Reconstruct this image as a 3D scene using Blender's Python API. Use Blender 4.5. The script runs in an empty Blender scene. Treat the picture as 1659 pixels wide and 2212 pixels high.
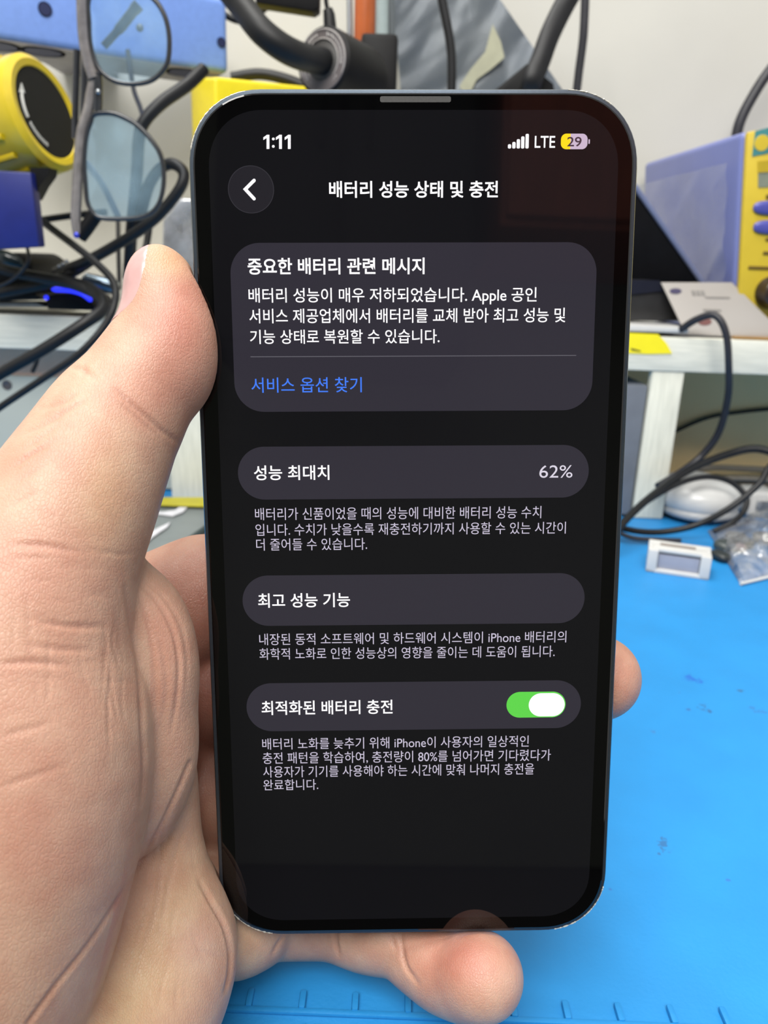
import bpy, bmesh, math, random
import numpy as np
from mathutils import Vector, Matrix
random.seed(7); np.random.seed(7)
S = bpy.context.scene
COL = S.collection
V = Vector

# ------------------------------------------------------------------ camera
W_PX, H_PX, F_PX = 1659.0, 2212.0, 1661.0
PITCH, ROLL = math.radians(18.0), math.radians(2.0)
FWD = V((0, math.cos(PITCH), -math.sin(PITCH)))
R0, U0 = V((1, 0, 0)), V((0, math.sin(PITCH), math.cos(PITCH)))
RGT = R0*math.cos(ROLL) + U0*math.sin(ROLL)
UP = -R0*math.sin(ROLL) + U0*math.cos(ROLL)

def ray(px, py):
    return FWD + RGT*((px-W_PX/2)/F_PX) - UP*((py-H_PX/2)/F_PX)

SHELF_Y = 0.45
_d = ray(1424, 1123)
CAM = V((0, 0, -_d.z*SHELF_Y/_d.y))          # eye height above the blue mat

cam = bpy.data.cameras.new('camera')
cam_o = bpy.data.objects.new('camera', cam); COL.objects.link(cam_o)
cam_o.matrix_world = Matrix(((RGT.x, UP.x, -FWD.x, CAM.x), (RGT.y, UP.y, -FWD.y, CAM.y), (RGT.z, UP.z, -FWD.z, CAM.z), (0, 0, 0, 1)))
cam.sensor_fit = 'VERTICAL'; cam.sensor_height = 24.0
cam.lens = 24.0*F_PX/H_PX
cam.clip_start = 0.005; cam.clip_end = 20
cam.dof.use_dof = True; cam.dof.focus_distance = 0.132
cam.dof.aperture_fstop = cam.lens/0.95      # a phone's macro lens: pupil about 1 mm
S.camera = cam_o

# ------------------------------------------------------------------ light and exposure
S.view_settings.view_transform = 'Standard'; S.view_settings.look = 'None'
S.view_settings.gamma = 1.0; S.view_settings.use_curve_mapping = False
S.view_settings.exposure = 0.0
WORLD_STRENGTH = 0.86
w = bpy.data.worlds.new('room_light'); S.world = w; w.use_nodes = True
w.node_tree.nodes['Background'].inputs[0].default_value = (1.0, 0.985, 0.95, 1)
w.node_tree.nodes['Background'].inputs[1].default_value = WORLD_STRENGTH

def area_light(name, loc, target, sx, sy, power, color=(1, 1, 1)):
    l = bpy.data.lights.new(name, 'AREA'); l.shape = 'RECTANGLE'; l.size = sx; l.size_y = sy; l.energy = power; l.color = color
    o = bpy.data.objects.new(name, l); COL.objects.link(o); o.location = loc
    o.rotation_euler = (V(target)-V(loc)).to_track_quat('-Z', 'Y').to_euler()
    return o
area_light('ceiling_lamp', (-0.25, 0.22, 1.25), (-0.05, 0.25, 0.0), 0.7, 0.45, 12.5, (1.0, 0.985, 0.94))
area_light('ceiling_lamp_behind', (-0.15, -0.52, 0.98), (-0.04, 0.12, 0.05), 0.8, 0.5, 21.5, (1.0, 0.975, 0.93))

# ------------------------------------------------------------------ helpers
def pt(px, py, depth): return CAM + ray(px, py)*depth
def on_y(px, py, y):
    d = ray(px, py); return CAM + d*((y-CAM.y)/d.y)
def on_z(px, py, z):
    d = ray(px, py); return CAM + d*((z-CAM.z)/d.z)
def project(p):
    q = V(p)-CAM; z = q.dot(FWD)
    return W_PX/2 + F_PX*q.dot(RGT)/z, H_PX/2 - F_PX*q.dot(UP)/z
def lin(r, g, b):
    def f(c):
        c /= 255.0
        return c/12.92 if c <= 0.04045 else ((c+0.055)/1.055)**2.4
    return (f(r), f(g), f(b), 1.0)

ALBEDO = 0.60        # paints and plastics reflect about this share of their picture brightness; the lamps make up the rest
def material(name, rgb, rough=0.5, metal=0.0, var=0.08, scale=120.0, bump=0.0, bscale=400.0, stretch=None, emit=0.0, alpha=1.0, trans=0.0, coat=0.0, spec=0.5, sss=0.0, dark=None, detail=3.0, alb=None):
    ALBEDO = alb or globals()['ALBEDO']
    m = bpy.data.materials.new(name); m.use_nodes = True
    nt = m.node_tree; b = nt.nodes['Principled BSDF']; L = nt.links
    c = tuple(x*ALBEDO for x in lin(*rgb)[:3])+(1,)
    b.inputs['Roughness'].default_value = rough; b.inputs['Metallic'].default_value = metal
    b.inputs['Specular IOR Level'].default_value = spec
    if coat: b.inputs['Coat Weight'].default_value = coat; b.inputs['Coat Roughness'].default_value = 0.08
    if trans: b.inputs['Transmission Weight'].default_value = trans
    b.inputs['Alpha'].default_value = alpha
    if sss: b.inputs['Subsurface Weight'].default_value = sss; b.inputs['Subsurface Scale'].default_value = 0.002
    tc = nt.nodes.new('ShaderNodeTexCoord'); mp = nt.nodes.new('ShaderNodeMapping')
    L.new(tc.outputs['Object'], mp.inputs['Vector'])
    if stretch: mp.inputs['Scale'].default_value = stretch
    n = nt.nodes.new('ShaderNodeTexNoise'); n.inputs['Scale'].default_value = scale; n.inputs['Detail'].default_value = detail
    L.new(mp.outputs['Vector'], n.inputs['Vector'])
    r = nt.nodes.new('ShaderNodeValToRGB')
    lo = tuple(x*ALBEDO for x in lin(*dark)[:3])+(1,) if dark else tuple(x*(1-var) for x in c[:3])+(1,)
    hi = c if dark else tuple(min(1, x*(1+var)) for x in c[:3])+(1,)
    r.color_ramp.elements[0].color = lo; r.color_ramp.elements[0].position = 0.3
    r.color_ramp.elements[1].color = hi; r.color_ramp.elements[1].position = 0.7
    L.new(n.outputs['Fac'], r.inputs['Fac']); L.new(r.outputs['Color'], b.inputs['Base Color'])
    if emit:
        b.inputs['Emission Color'].default_value = lin(*rgb); b.inputs['Emission Strength'].default_value = emit
    if bump:
        n2 = nt.nodes.new('ShaderNodeTexNoise'); n2.inputs['Scale'].default_value = bscale; n2.inputs['Detail'].default_value = 4
        L.new(mp.outputs['Vector'], n2.inputs['Vector'])
        bp = nt.nodes.new('ShaderNodeBump'); bp.inputs['Strength'].default_value = bump; bp.inputs['Distance'].default_value = 0.001
        L.new(n2.outputs['Fac'], bp.inputs['Height']); L.new(bp.outputs['Normal'], b.inputs['Normal'])
    return m

def clear_film(name, tint, veil, gloss=0.35, rough=0.12, bump=0.0, bscale=60.0, glosscol=(1, 1, 1), fres=1.0, veilcol=(235, 236, 240)):
    """thin clear plastic: mostly see-through, part gloss, part milky veil"""
    m = bpy.data.materials.new(name); m.use_nodes = True
    nt = m.node_tree; nt.nodes.remove(nt.nodes['Principled BSDF']); L = nt.links
    out = nt.nodes['Material Output']
    tr = nt.nodes.new('ShaderNodeBsdfTransparent'); tr.inputs[0].default_value = lin(*tint)
    gl = nt.nodes.new('ShaderNodeBsdfGlossy'); gl.inputs['Roughness'].default_value = rough; gl.inputs[0].default_value = (*glosscol, 1)
    df = nt.nodes.new('ShaderNodeBsdfDiffuse'); df.inputs[0].default_value = tuple(x*ALBEDO for x in lin(*veilcol)[:3])+(1,)
    n = nt.nodes.new('ShaderNodeTexNoise'); n.inputs['Scale'].default_value = bscale; n.inputs['Detail'].default_value = 4
    tc = nt.nodes.new('ShaderNodeTexCoord'); L.new(tc.outputs['Object'], n.inputs['Vector'])
    m1 = nt.nodes.new('ShaderNodeMixShader'); m2 = nt.nodes.new('ShaderNodeMixShader')
    mr = nt.nodes.new('ShaderNodeMapRange'); mr.inputs['From Min'].default_value = 0.35; mr.inputs['From Max'].default_value = 0.7
    mr.inputs['To Min'].default_value = veil*0.5; mr.inputs['To Max'].default_value = veil*1.5
    L.new(n.outputs['Fac'], mr.inputs['Value']); L.new(mr.outputs['Result'], m1.inputs[0])
    L.new(tr.outputs[0], m1.inputs[1]); L.new(df.outputs[0], m1.inputs[2])
    fr = nt.nodes.new('ShaderNodeFresnel'); fr.inputs[0].default_value = 1.5
    mu = nt.nodes.new('ShaderNodeMath'); mu.operation = 'MULTIPLY_ADD'; mu.inputs[1].default_value = fres; mu.inputs[2].default_value = gloss*0.3; mu.use_clamp = True
    L.new(fr.outputs[0], mu.inputs[0]); L.new(mu.outputs[0], m2.inputs[0])
    L.new(m1.outputs[0], m2.inputs[1]); L.new(gl.outputs[0], m2.inputs[2]); L.new(m2.outputs[0], out.inputs[0])
    if bump:
        bp = nt.nodes.new('ShaderNodeBump'); bp.inputs['Strength'].default_value = bump; bp.inputs['Distance'].default_value = 0.004
        L.new(n.outputs['Fac'], bp.inputs['Height']); L.new(bp.outputs['Normal'], gl.inputs['Normal']); L.new(bp.outputs['Normal'], df.inputs['Normal'])
    return m

def tag(o, label=None, cat=None, group=None, kind=None):
    if label: o['label'] = label
    if cat: o['category'] = cat
    if group: o['group'] = group
    if kind: o['kind'] = kind
    return o
def thing(name, label, cat, loc, group=None):
    o = bpy.data.objects.new(name, None); COL.objects.link(o); o.location = loc
    o.empty_display_size = 0.01
    bpy.context.view_layer.update()
    return tag(o, label, cat, group)
def adopt(o, parent):
    o.parent = parent
    o.matrix_parent_inverse = parent.matrix_world.inverted()
    return o
def link_mesh(name, me, mat, parent=None):
    o = bpy.data.objects.new(name, me); COL.objects.link(o)
    if mat is not None: me.materials.append(mat)
    if parent is not None: adopt(o, parent)
    return o

def catmull(pts, n=10, closed=False):
    P = [V(p) for p in pts]
    if len(P) < 3 and not closed: return [P[0].lerp(P[-1], i/n) for i in range(n+1)]
    out = []; m = len(P)
    rng = range(m) if closed else range(m-1)
    for i in rng:
        if closed: a, b, c, d = P[(i-1) % m], P[i], P[(i+1) % m], P[(i+2) % m]
        else:
            b, c = P[i], P[i+1]
            a = P[i-1] if i else b*2-c
            d = P[i+2] if i+2 < m else c*2-b
        for k in range(n):
            t = k/n
            out.append(0.5*((2*b)+(c-a)*t+(2*a-5*b+4*c-d)*t*t+(3*b-a-3*c+d)*t**3))
    if not closed: out.append(P[-1])
    return out

class MB:
    """collects shapes and links them as one mesh object"""
    def __init__(self): self.bm = bmesh.new()
    def prism(self, poly, ext, bevel=0.0, seg=2):
        bm = self.bm; n = len(poly); ext = V(ext)
        a = [bm.verts.new(V(p)) for p in poly]; b = [bm.verts.new(V(p)+ext) for p in poly]
        fs = [bm.faces.new(a), bm.faces.new(b[::-1])]
        for i in range(n): fs.append(bm.faces.new((a[i], b[i], b[(i+1) % n], a[(i+1) % n])))
        bmesh.ops.recalc_face_normals(bm, faces=fs)
        if bevel:
            es = list({e for f in fs for e in f.edges})
            bmesh.ops.bevel(bm, geom=es, offset=bevel, segments=seg, profile=0.6, affect='EDGES', clamp_overlap=True)
        return self
    def box(self, c, size, rot=None, bevel=0.0, seg=2):
        c = V(c); hx, hy, hz = size[0]/2, size[1]/2, size[2]/2
        R = rot if rot is not None else Matrix.Identity(3)
        poly = [c+R@V((x, y, -hz)) for x, y in ((-hx, -hy), (hx, -hy), (hx, hy), (-hx, hy))]
        return self.prism(poly, R@V((0, 0, 2*hz)), bevel, seg)
    def tube(self, pts, r, seg=12, closed=False, caps=True, flat=1.0, flat_dir=None):
        bm = self.bm; P = [V(p) for p in pts]; n = len(P)
        rad = r if hasattr(r, '__len__') else [r]*n
        rings = []; nrm = None
        for i in range(n):
            t = (P[(i+1) % n]-P[i-1]) if closed else (P[min(i+1, n-1)]-P[max(i-1, 0)])
            t = t.normalized() if t.length > 1e-9 else V((0, 0, 1))
            if nrm is None:
                nrm = (flat_dir or t.orthogonal()); 
            nrm = nrm - t*nrm.dot(t)
            if nrm.length < 1e-6: nrm = t.orthogonal()
            nrm.normalize(); bn = t.cross(nrm)
            rings.append([bm.verts.new(P[i]+(nrm*math.cos(2*math.pi*k/seg)*flat+bn*math.sin(2*math.pi*k/seg))*rad[i]) for k in range(seg)])
        for i in range(n if closed else n-1):
            A, B = rings[i], rings[(i+1) % n]
            for k in range(seg): bm.faces.new((A[k], A[(k+1) % seg], B[(k+1) % seg], B[k]))
        if caps and not closed:
            bm.faces.new(rings[0][::-1]); bm.faces.new(rings[-1])
        return self
    def cyl(self, a, b, r, seg=24, r2=None):
        return self.tube([a, b], [r, r if r2 is None else r2], seg)
    def lathe(self, o, axis, prof, seg=40):
        """prof: (distance along axis, radius)"""
        axis = V(axis).normalized(); n = axis.orthogonal().normalized(); b = axis.cross(n); bm = self.bm
        rings = [[bm.verts.new(V(o)+axis*d+(n*math.cos(2*math.pi*k/seg)+b*math.sin(2*math.pi*k/seg))*max(r, 1e-6)) for k in range(seg)] for d, r in prof]
        for A, B in zip(rings, rings[1:]):
            for k in range(seg): bm.faces.new((A[k], B[k], B[(k+1) % seg], A[(k+1) % seg]))
        bm.faces.new(rings[0]); bm.faces.new(rings[-1][::-1])
        return self
    def ellipsoid(self, c, rad, rot=None, seg=32, rings=18, power=1.0):
        R = rot if rot is not None else Matrix.Identity(3); bm = self.bm
        g = []
        for i in range(rings+1):
            th = math.pi*i/rings
            g.append([bm.verts.new(V(c)+R@V((rad[0]*math.copysign(abs(math.sin(th)*math.cos(2*math.pi*k/seg))**power, math.cos(2*math.pi*k/seg)), rad[1]*math.copysign(abs(math.sin(th)*math.sin(2*math.pi*k/seg))**power, math.sin(2*math.pi*k/seg)), rad[2]*math.copysign(abs(math.cos(th))**power, math.cos(th))))) for k in range(seg)])
        for i in range(rings):
            for k in range(seg): bm.faces.new((g[i][k], g[i+1][k], g[i+1][(k+1) % seg], g[i][(k+1) % seg]))
        bmesh.ops.remove_doubles(bm, verts=[v for r_ in g for v in r_], dist=1e-7)
        return self
    def build(self, name, mat, parent=None, smooth=True, angle=40):
        bmesh.ops.recalc_face_normals(self.bm, faces=self.bm.faces)
        me = bpy.data.meshes.new(name); self.bm.to_mesh(me); self.bm.free()
        for p in me.polygons: p.use_smooth = smooth
        if smooth:
            try: me.set_sharp_from_angle(angle=math.radians(angle))
            except Exception: pass
        return link_mesh(name, me, mat, parent)

def py_(pts, y): return [on_y(a, b, y) for a, b in pts]
def plate(name, pts, y, thick, mat, parent=None, bevel=0.0):
    """an upright slab: its front outline at distance y, extruded away from the viewer"""
    return MB().prism(py_(pts, y), (0, thick, 0), bevel).build(name, mat, parent)

def cable(label, pts, width, mat, cat='cable', name='cable', n=10, group=None, flat=1.0, depth=None):
    """pts: (px, py, y); width in pixels at that distance"""
    P = catmull([on_y(a, b, y) for a, b, y in pts], n)
    Y = catmull([(y, 0, 0) for a, b, y in pts], n)
    rad = [width/2*q.x/math.cos(PITCH)/F_PX*0.97 for q in Y]
    o = MB().tube(P, rad, 12, flat=flat, flat_dir=V((0, 1, 0))).build(name, mat)
    return tag(o, label, cat, group)
# ------------------------------------------------------------------ common materials
M_wall = material('painted_wall', (230, 228, 219), 0.85, var=0.05, scale=9, bump=0.06, bscale=300)
M_bench = material('bench_laminate', (188, 184, 176), 0.6, var=0.08, scale=30)
M_wood = material('whitewashed_wood', (250, 248, 232), 0.55, var=0.07, scale=55, stretch=(1, 6, 14), bump=0.08, bscale=120, dark=(226, 226, 212), alb=0.72)
M_woodv = material('whitewashed_wood_upright', (250, 248, 230), 0.55, var=0.07, scale=55, stretch=(14, 6, 1), bump=0.08, bscale=120, dark=(228, 227, 210), alb=0.72)
M_black = material('black_rubber', (25, 26, 28), 0.5, var=0.2, spec=0.3)
M_cable = material('black_cable_sheath', (27, 28, 31), 0.45, var=0.2, spec=0.3)
M_cable_grey = material('dark_grey_cable_sheath', (50, 50, 57), 0.4, var=0.15, spec=0.35)
M_blackgloss = material('black_plastic', (20, 20, 22), 0.5, var=0.2, spec=0.16)
M_yellow = material('yellow_plastic', (236, 206, 24), 0.38, var=0.06, coat=0.2)
M_white = material('white_plastic', (236, 236, 234), 0.3, var=0.03)
M_silver = material('brushed_metal', (190, 195, 200), 0.3, metal=0.9, var=0.1)

# ------------------------------------------------------------------ setting
WALL_Y = 0.635
tag(MB().box((0, WALL_Y+0.05, 0.45), (3.2, 0.1, 2.4)).build('wall_back', M_wall), kind='structure')
M_floor = material('floor_vinyl', (58, 55, 52), 0.6, var=0.1, scale=6)
tag(MB().box((0, -0.3, -0.78), (3.2, 2.8, 0.04)).build('floor', M_floor), kind='structure')
M_rear = material('rear_wall_paint', (128, 132, 120), 0.8, var=0.08, scale=5)
tag(MB().box((0, -1.65, 0.45), (3.2, 0.1, 2.4)).build('wall_front', M_rear), kind='structure')

MAT_FRONT = 0.075
bench = thing('workbench', 'pale workbench under the blue mat and the white shelf', 'workbench', (0, 0.36, -0.76))
MB().box((0, 0.354, -0.0157), (1.5, 0.556, 0.025), bevel=0.002).build('bench_top', M_bench, bench)
for sx in (-0.7, 0.7):
    for sy in (0.13, 0.59):
        MB().box((sx, sy, -0.394), (0.05, 0.05, 0.732)).build('leg', M_bench, bench)

# blue silicone mat with stains, a raised ruler line and its ticks
def mat_material():
    m = material('blue_silicone', (44, 158, 236), 0.5, var=0.05, scale=45, bump=0.12, bscale=900, spec=0.35)
    nt = m.node_tree; L = nt.links; b = nt.nodes['Principled BSDF']
    src = b.inputs['Base Color'].links[0].from_socket
    geo = nt.nodes.new('ShaderNodeNewGeometry')
    n = nt.nodes.new('ShaderNodeTexNoise'); n.inputs['Scale'].default_value = 420; n.inputs['Detail'].default_value = 5
    L.new(geo.outputs['Position'], n.inputs['Vector'])
    prev = src
    for (px, py, rx, ry, col) in ((1500, 1468, 42, 11, (30, 70, 170)), (1522, 1530, 20, 9, (45, 55, 90)), (1490, 1534, 12, 6, (50, 70, 130)), (1597, 1490, 10, 7, (50, 60, 80)),
                                  (1432, 1822, 24, 30, (48, 78, 120)), (1467, 1495, 6, 4, (60, 80, 130)), (1408, 1580, 12, 6, (60, 100, 160)), (1575, 1902, 8, 6, (50, 90, 160)), (1318, 1919, 7, 5, (50, 90, 160)), (1640, 1535, 30, 9, (48, 90, 150))):
        c = on_z(px, py, 0); ex = (on_z(px+rx, py, 0)-c).length; ey = (on_z(px, py+ry, 0)-c).length
        mp = nt.nodes.new('ShaderNodeMapping'); mp.vector_type = 'TEXTURE'
        mp.inputs['Location'].default_value = c; mp.inputs['Scale'].default_value = (ex, ey, 0.1)
        mp.inputs['Rotation'].default_value = (0, 0, -0.45)
        L.new(geo.outputs['Position'], mp.inputs['Vector'])
        ln = nt.nodes.new('ShaderNodeVectorMath'); ln.operation = 'LENGTH'; L.new(mp.outputs['Vector'], ln.inputs[0])
        ad = nt.nodes.new('ShaderNodeMath'); ad.operation = 'MULTIPLY_ADD'; ad.inputs[1].default_value = -3.6; ad.inputs[2].default_value = 2.35
        L.new(n.outputs['Fac'], ad.inputs[0])
        su = nt.nodes.new('ShaderNodeMath'); su.operation = 'ADD'; L.new(ad.outputs[0], su.inputs[0]); L.new(ln.outputs['Value'], su.inputs[1])
        mr = nt.nodes.new('ShaderNodeMapRange'); mr.inputs['From Min'].default_value = 0.75; mr.inputs['From Max'].default_value = 1.05
        mr.inputs['To Min'].default_value = 0.62; mr.inputs['To Max'].default_value = 0.0
        L.new(su.outputs[0], mr.inputs['Value'])
        mx = nt.nodes.new('ShaderNodeMix'); mx.data_type = 'RGBA'
        L.new(mr.outputs['Result'], mx.inputs[0]); L.new(prev, mx.inputs[6]); mx.inputs[7].default_value = lin(*col)
        prev = mx.outputs[2]
    L.new(prev, b.inputs['Base Color'])
    return m
M_mat = mat_material()
mat_root = thing('work_mat', 'bright blue silicone repair mat covering the bench', 'mat', (0, 0.3, -0.003))
MB().box((0.05, (MAT_FRONT+0.53)/2, -0.0015), (0.9, 0.53-MAT_FRONT, 0.003), bevel=0.0008).build('mat_sheet', M_mat, mat_root)
rb = MB()
a, b_ = on_z(464, 2182, 0), on_z(1225, 2213, 0)
dx = (b_-a).normalized(); nx = V((-dx.y, dx.x, 0))
def strip(c, d, l, w_, h_):
    n_ = V((-d.y, d.x, 0))
    rb.prism([c-d*l/2-n_*w_/2, c+d*l/2-n_*w_/2, c+d*l/2+n_*w_/2, c-d*l/2+n_*w_/2], (0, 0, h_), bevel=h_*0.4)
strip((a+b_)/2+dx*0.02, dx, (b_-a).length+0.12, 0.0013, 0.0010)
t0, t1 = on_z(536, 2182, 0), on_z(651, 2187, 0)
step = (t1-t0).length
for k in range(-2, 13):
    strip(t0+dx*step*k+nx*0.0022, nx, 0.0042, 0.0014, 0.0013)
rb.build('ruler_ridge', M_mat, mat_root)
fc = bpy.data.curves.new('n', 'FONT'); fc.body = '15'; fc.size = 0.006; fc.extrude = 0.0003
fo = bpy.data.objects.new('n', fc); COL.objects.link(fo)
me = bpy.data.meshes.new_from_object(fo.evaluated_get(bpy.context.evaluated_depsgraph_get())); bpy.data.objects.remove(fo)
c = on_z(640, 2214, 0); me.transform(Matrix.Translation(c+V((0, -0.004, 0.0002)))@Matrix.Rotation(math.atan2(dx.y, dx.x), 4, 'Z'))
link_mesh('ruler_number', me, M_mat, mat_root)

# ------------------------------------------------------------------ white wooden shelf riser
ZT = on_y(1424, 728, SHELF_Y).z; ZB = on_y(1424, 802, SHELF_Y).z
SD = 0.165
shelf = thing('shelf_riser', 'whitewashed wooden shelf riser standing across the back of the blue mat', 'shelf', (0, SHELF_Y, 0))
MB().box((0.02, SHELF_Y+SD/2, (ZT+ZB)/2), (0.98, SD, ZT-ZB), bevel=0.0012).build('shelf_board', M_wood, shelf)
xr0, xr1 = on_y(1411, 803, SHELF_Y).x, on_y(1481, 803, SHELF_Y).x
xl0, xl1 = on_y(366, 1000, SHELF_Y).x, on_y(440, 1000, SHELF_Y).x
for x0, x1 in ((xr0, xr1), (xl0, xl1)):
    MB().box(((x0+x1)/2, SHELF_Y+0.0045, ZB/2+0.0001), (x1-x0, 0.007, ZB-0.0004), bevel=0.001).build('upright', M_woodv, shelf)
for sx in (-0.455, 0.495):
    MB().box((sx, SHELF_Y+SD/2, ZB/2+0.0001), (0.018, SD-0.008, ZB-0.0004), bevel=0.001).build('upright', M_woodv, shelf)

M_olive = material('olive_backing_board', (255, 226, 168), 0.7, var=0.07, scale=14, alb=0.85)
MB().box((0.02, SHELF_Y+0.105, ZB/2+0.0001), (0.93, 0.004, ZB-0.0006)).build('back_panel', M_olive, shelf)
# ------------------------------------------------------------------ on the wall and shelf, left
M_blue = material('blue_anodised_metal', (132, 172, 255), 0.45, metal=0.15, var=0.05, scale=300)
M_bluedk = material('painted_hole_shade', (26, 40, 92), 0.5, metal=0.3)  # flat discs, with the shade inside the holes put into their colour
M_under = material('bare_metal_underside', (176, 172, 176), 0.5, metal=0.1)
rack = thing('tool_rack', 'light blue metal bar rack with round holes, upper left, behind the glasses', 'rack', on_y(250, 120, 0.47))
pA, pB = pt(-160, 50, 0.42), pt(494, 160, 0.50)
pB.z = pA.z = (pt(0, 78, 0.434).z+pB.z)/2
dirx = (pB-pA).normalized(); back = V((-dirx.y, dirx.x, 0)); hgt = 0.0415
MB().prism([pA, pB, pB+back*0.045, pA+back*0.045], (0, 0, hgt), bevel=0.004, seg=4).build('bar', M_blue, rack)
MB().prism([pA+back*0.002+V((0, 0, -0.0004)), pB+back*0.002-dirx*0.004+V((0, 0, -0.0004)), pB+back*0.044-dirx*0.004+V((0, 0, -0.0004)), pA+back*0.044+V((0, 0, -0.0004))], (0, 0, 0.0008)).build('underside', M_under, rack)
for (px, py, rr_) in ((97, 20, 0.0031), (478, 92, 0.0024)):
    d = ray(px, py); t = (pA-CAM).dot(back)/d.dot(back); q = CAM+d*t
    MB().lathe(q-back*0.0006, back, [(0, rr_*1.25), (0, rr_), (0.0004, rr_*0.98)], 28).build('screw_hole', M_bluedk, rack)
for (px, py) in ((-5, 97), (93, 110), (400, 155)):
    q = on_z(px, py, pA.z)
    MB().lathe(q+V((0, 0, -0.0008)), (0, 0, 1), [(0, 0.0125), (0, 0.0105), (0.0008, 0.0103)], 40).build('round_hole', M_bluedk, rack)
hb = MB().box(pA.lerp(pB, 0.55)+back*0.1+V((0, 0, 0.02)), (0.04, 0.12, 0.02)); hb.build('wall_arm', M_under, rack)

# yellow knob
knob = thing('torque_knob', 'large yellow ribbed cylindrical knob with black end face and white arrow', 'knob', pt(60, 250, 0.38))
kc = pt(98, 245, 0.385); _v = ray(98, 245).normalized(); _m = RGT*0.956+UP*0.294; _m = (_m-_v*_m.dot(_v)).normalized(); kax = (-_v*0.53+_m*0.848).normalized(); kr = 0.0272
kb = MB().lathe(kc, -kax, [(0.0, kr*0.76), (-0.0012, kr*0.79), (-0.0016, kr*0.90), (0.0008, kr), (0.006, kr*1.02), (0.0075, kr*1.0), (0.09, kr*1.03)], 64)
for k in range(18):
    an = 2*math.pi*k/18; n_ = kax.orthogonal().normalized(); b2 = kax.cross(n_)
    rd = n_*math.cos(an)+b2*math.sin(an)
    kb.tube([kc-kax*0.010+rd*kr*0.99, kc-kax*0.085+rd*kr*1.02], 0.0017, 8)
kb.build('knob_body', M_yellow, knob)
M_kface = material('matt_black_face', (30, 30, 27), 0.7, spec=0.2)
MB().lathe(kc, kax, [(0.0, kr*0.785), (0.0006, kr*0.775)], 64).build('end_face', M_kface, knob)
M_print = material('white_print', (225, 225, 218), 0.6)
am = MB(); ku = (V((0, 0, 1))-kax*kax.z).normalized(); kl = kax.cross(ku)
sgn = 1 if kl.dot(RGT) > 0 else -1; kl = kl*sgn
def kp(a, b2): return kc+kax*0.0009+kl*a*kr+ku*b2*kr
arc = [kp(-0.63*math.cos(t), 0.63*math.sin(t)) for t in np.linspace(-0.28, 0.42, 14)]
am.tube(arc, 0.0008, 6); am.prism([kp(-0.66, 0.22), kp(-0.50, 0.24), kp(-0.52, 0.40)], kax*0.0003)
am.build('printed_arrow', M_print, knob)
tm = MB()
for t in np.linspace(-0.45, -1.15, 10):
    c_ = kp(-0.63*math.cos(t), 0.63*math.sin(t)); tm.box(c_, (0.0008, 0.0006, 0.0016+0.0004*random.random()))
tm.build('printed_marks', M_print, knob)
blk = thing('blue_block', 'dark blue metal block under the yellow knob', 'block', on_y(40, 530, 0.40))
plate('block_body', [(-120, 362), (66, 372), (84, 533), (-120, 545)], 0.40, 0.008, material('dark_blue_enamel', (28, 42, 128), 0.4, var=0.08), blk, 0.001)
plate('clamp_tab', [(64, 362), (106, 362), (104, 378), (88, 400), (72, 430)], 0.405, 0.01, M_blackgloss, blk)

# eyeglasses hung sideways
GY = 0.385
gl = thing('eyeglasses', 'grey framed eyeglasses hung sideways, one lens above the other', 'glasses', on_y(260, 300, GY))
up = [(191, 0), (192, 47), (194, 88), (201, 119), (212, 144), (226, 161), (248, 175), (276, 181), (310, 179), (335, 169), (356, 147), (364, 125), (366, 88), (362, 55), (353, 28), (337, 3), (305, -25), (260, -38), (212, -30)]
lo = [(201, 249), (196, 264), (189, 284), (184, 315), (182, 355), (185, 397), (189, 436), (199, 456), (216, 470), (258, 473), (300, 470), (326, 460), (344, 438), (353, 402), (353, 363), (344, 328), (322, 296), (297, 271), (275, 257), (245, 245), (216, 244)]
M_rim = material('dark_rim', (52, 54, 58), 0.25, var=0.2)
M_greyacet = material('grey_translucent_acetate', (158, 152, 150), 0.22, var=0.25, scale=200, trans=0.35)
M_lens = clear_film('coated_lens', (220, 238, 255), 0.26, 0.16, 0.02, bscale=38, glosscol=(0.55, 0.80, 1.0), fres=0.5, veilcol=(205, 240, 255))  # pale blue veil puts the coating's bright reflection into the colour
for ol in (up, lo):
    cl = catmull([on_y(a, b2, GY) for a, b2 in ol], 4, True)
    rim = MB().tube(cl, 0.0011, 10, closed=True).build('rim', M_rim, gl)
    lm = MB(); cc = sum(cl, V())/len(cl); cv = lm.bm.verts.new(cc+V((0, -0.002, 0)))
    vs = [lm.bm.verts.new(p) for p in cl]
    inner = [lm.bm.verts.new(p.lerp(cc, 0.5)+V((0, -0.0015, 0))) for p in cl]
    for i in range(len(vs)):
        j = (i+1) % len(vs)
        lm.bm.faces.new((vs[i], vs[j], inner[j], inner[i])); lm.bm.faces.new((inner[i], inner[j], cv))
    lm.build('lens', M_lens, gl)
bb = MB().tube(catmull([on_y(a, b2, GY+0.002) for a, b2 in ((204, 170), (196, 205), (190, 240), (176, 285), (170, 350), (166, 420), (164, 470), (168, 505))], 6), 0.0031, 12, flat=0.7)
bb.build('brow_bar', M_greyacet, gl)
MB().tube(catmull([on_y(a, b2, GY+0.001) for a, b2 in ((178, -40), (180, 40), (184, 90), (194, 140), (204, 170))], 6), 0.0028, 12).build('brow_bar', M_greyacet, gl)
MB().tube(catmull([on_y(a, b2, GY+0.001) for a, b2 in ((209, 158), (211, 185), (211, 215), (210, 240))], 6), 0.0021, 12).build('bridge', M_rim, gl)
MB().ellipsoid(on_y(212, 198, GY-0.0015), (0.0011, 0.0008, 0.0011)).build('bridge_pin', M_silver, gl)
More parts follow.
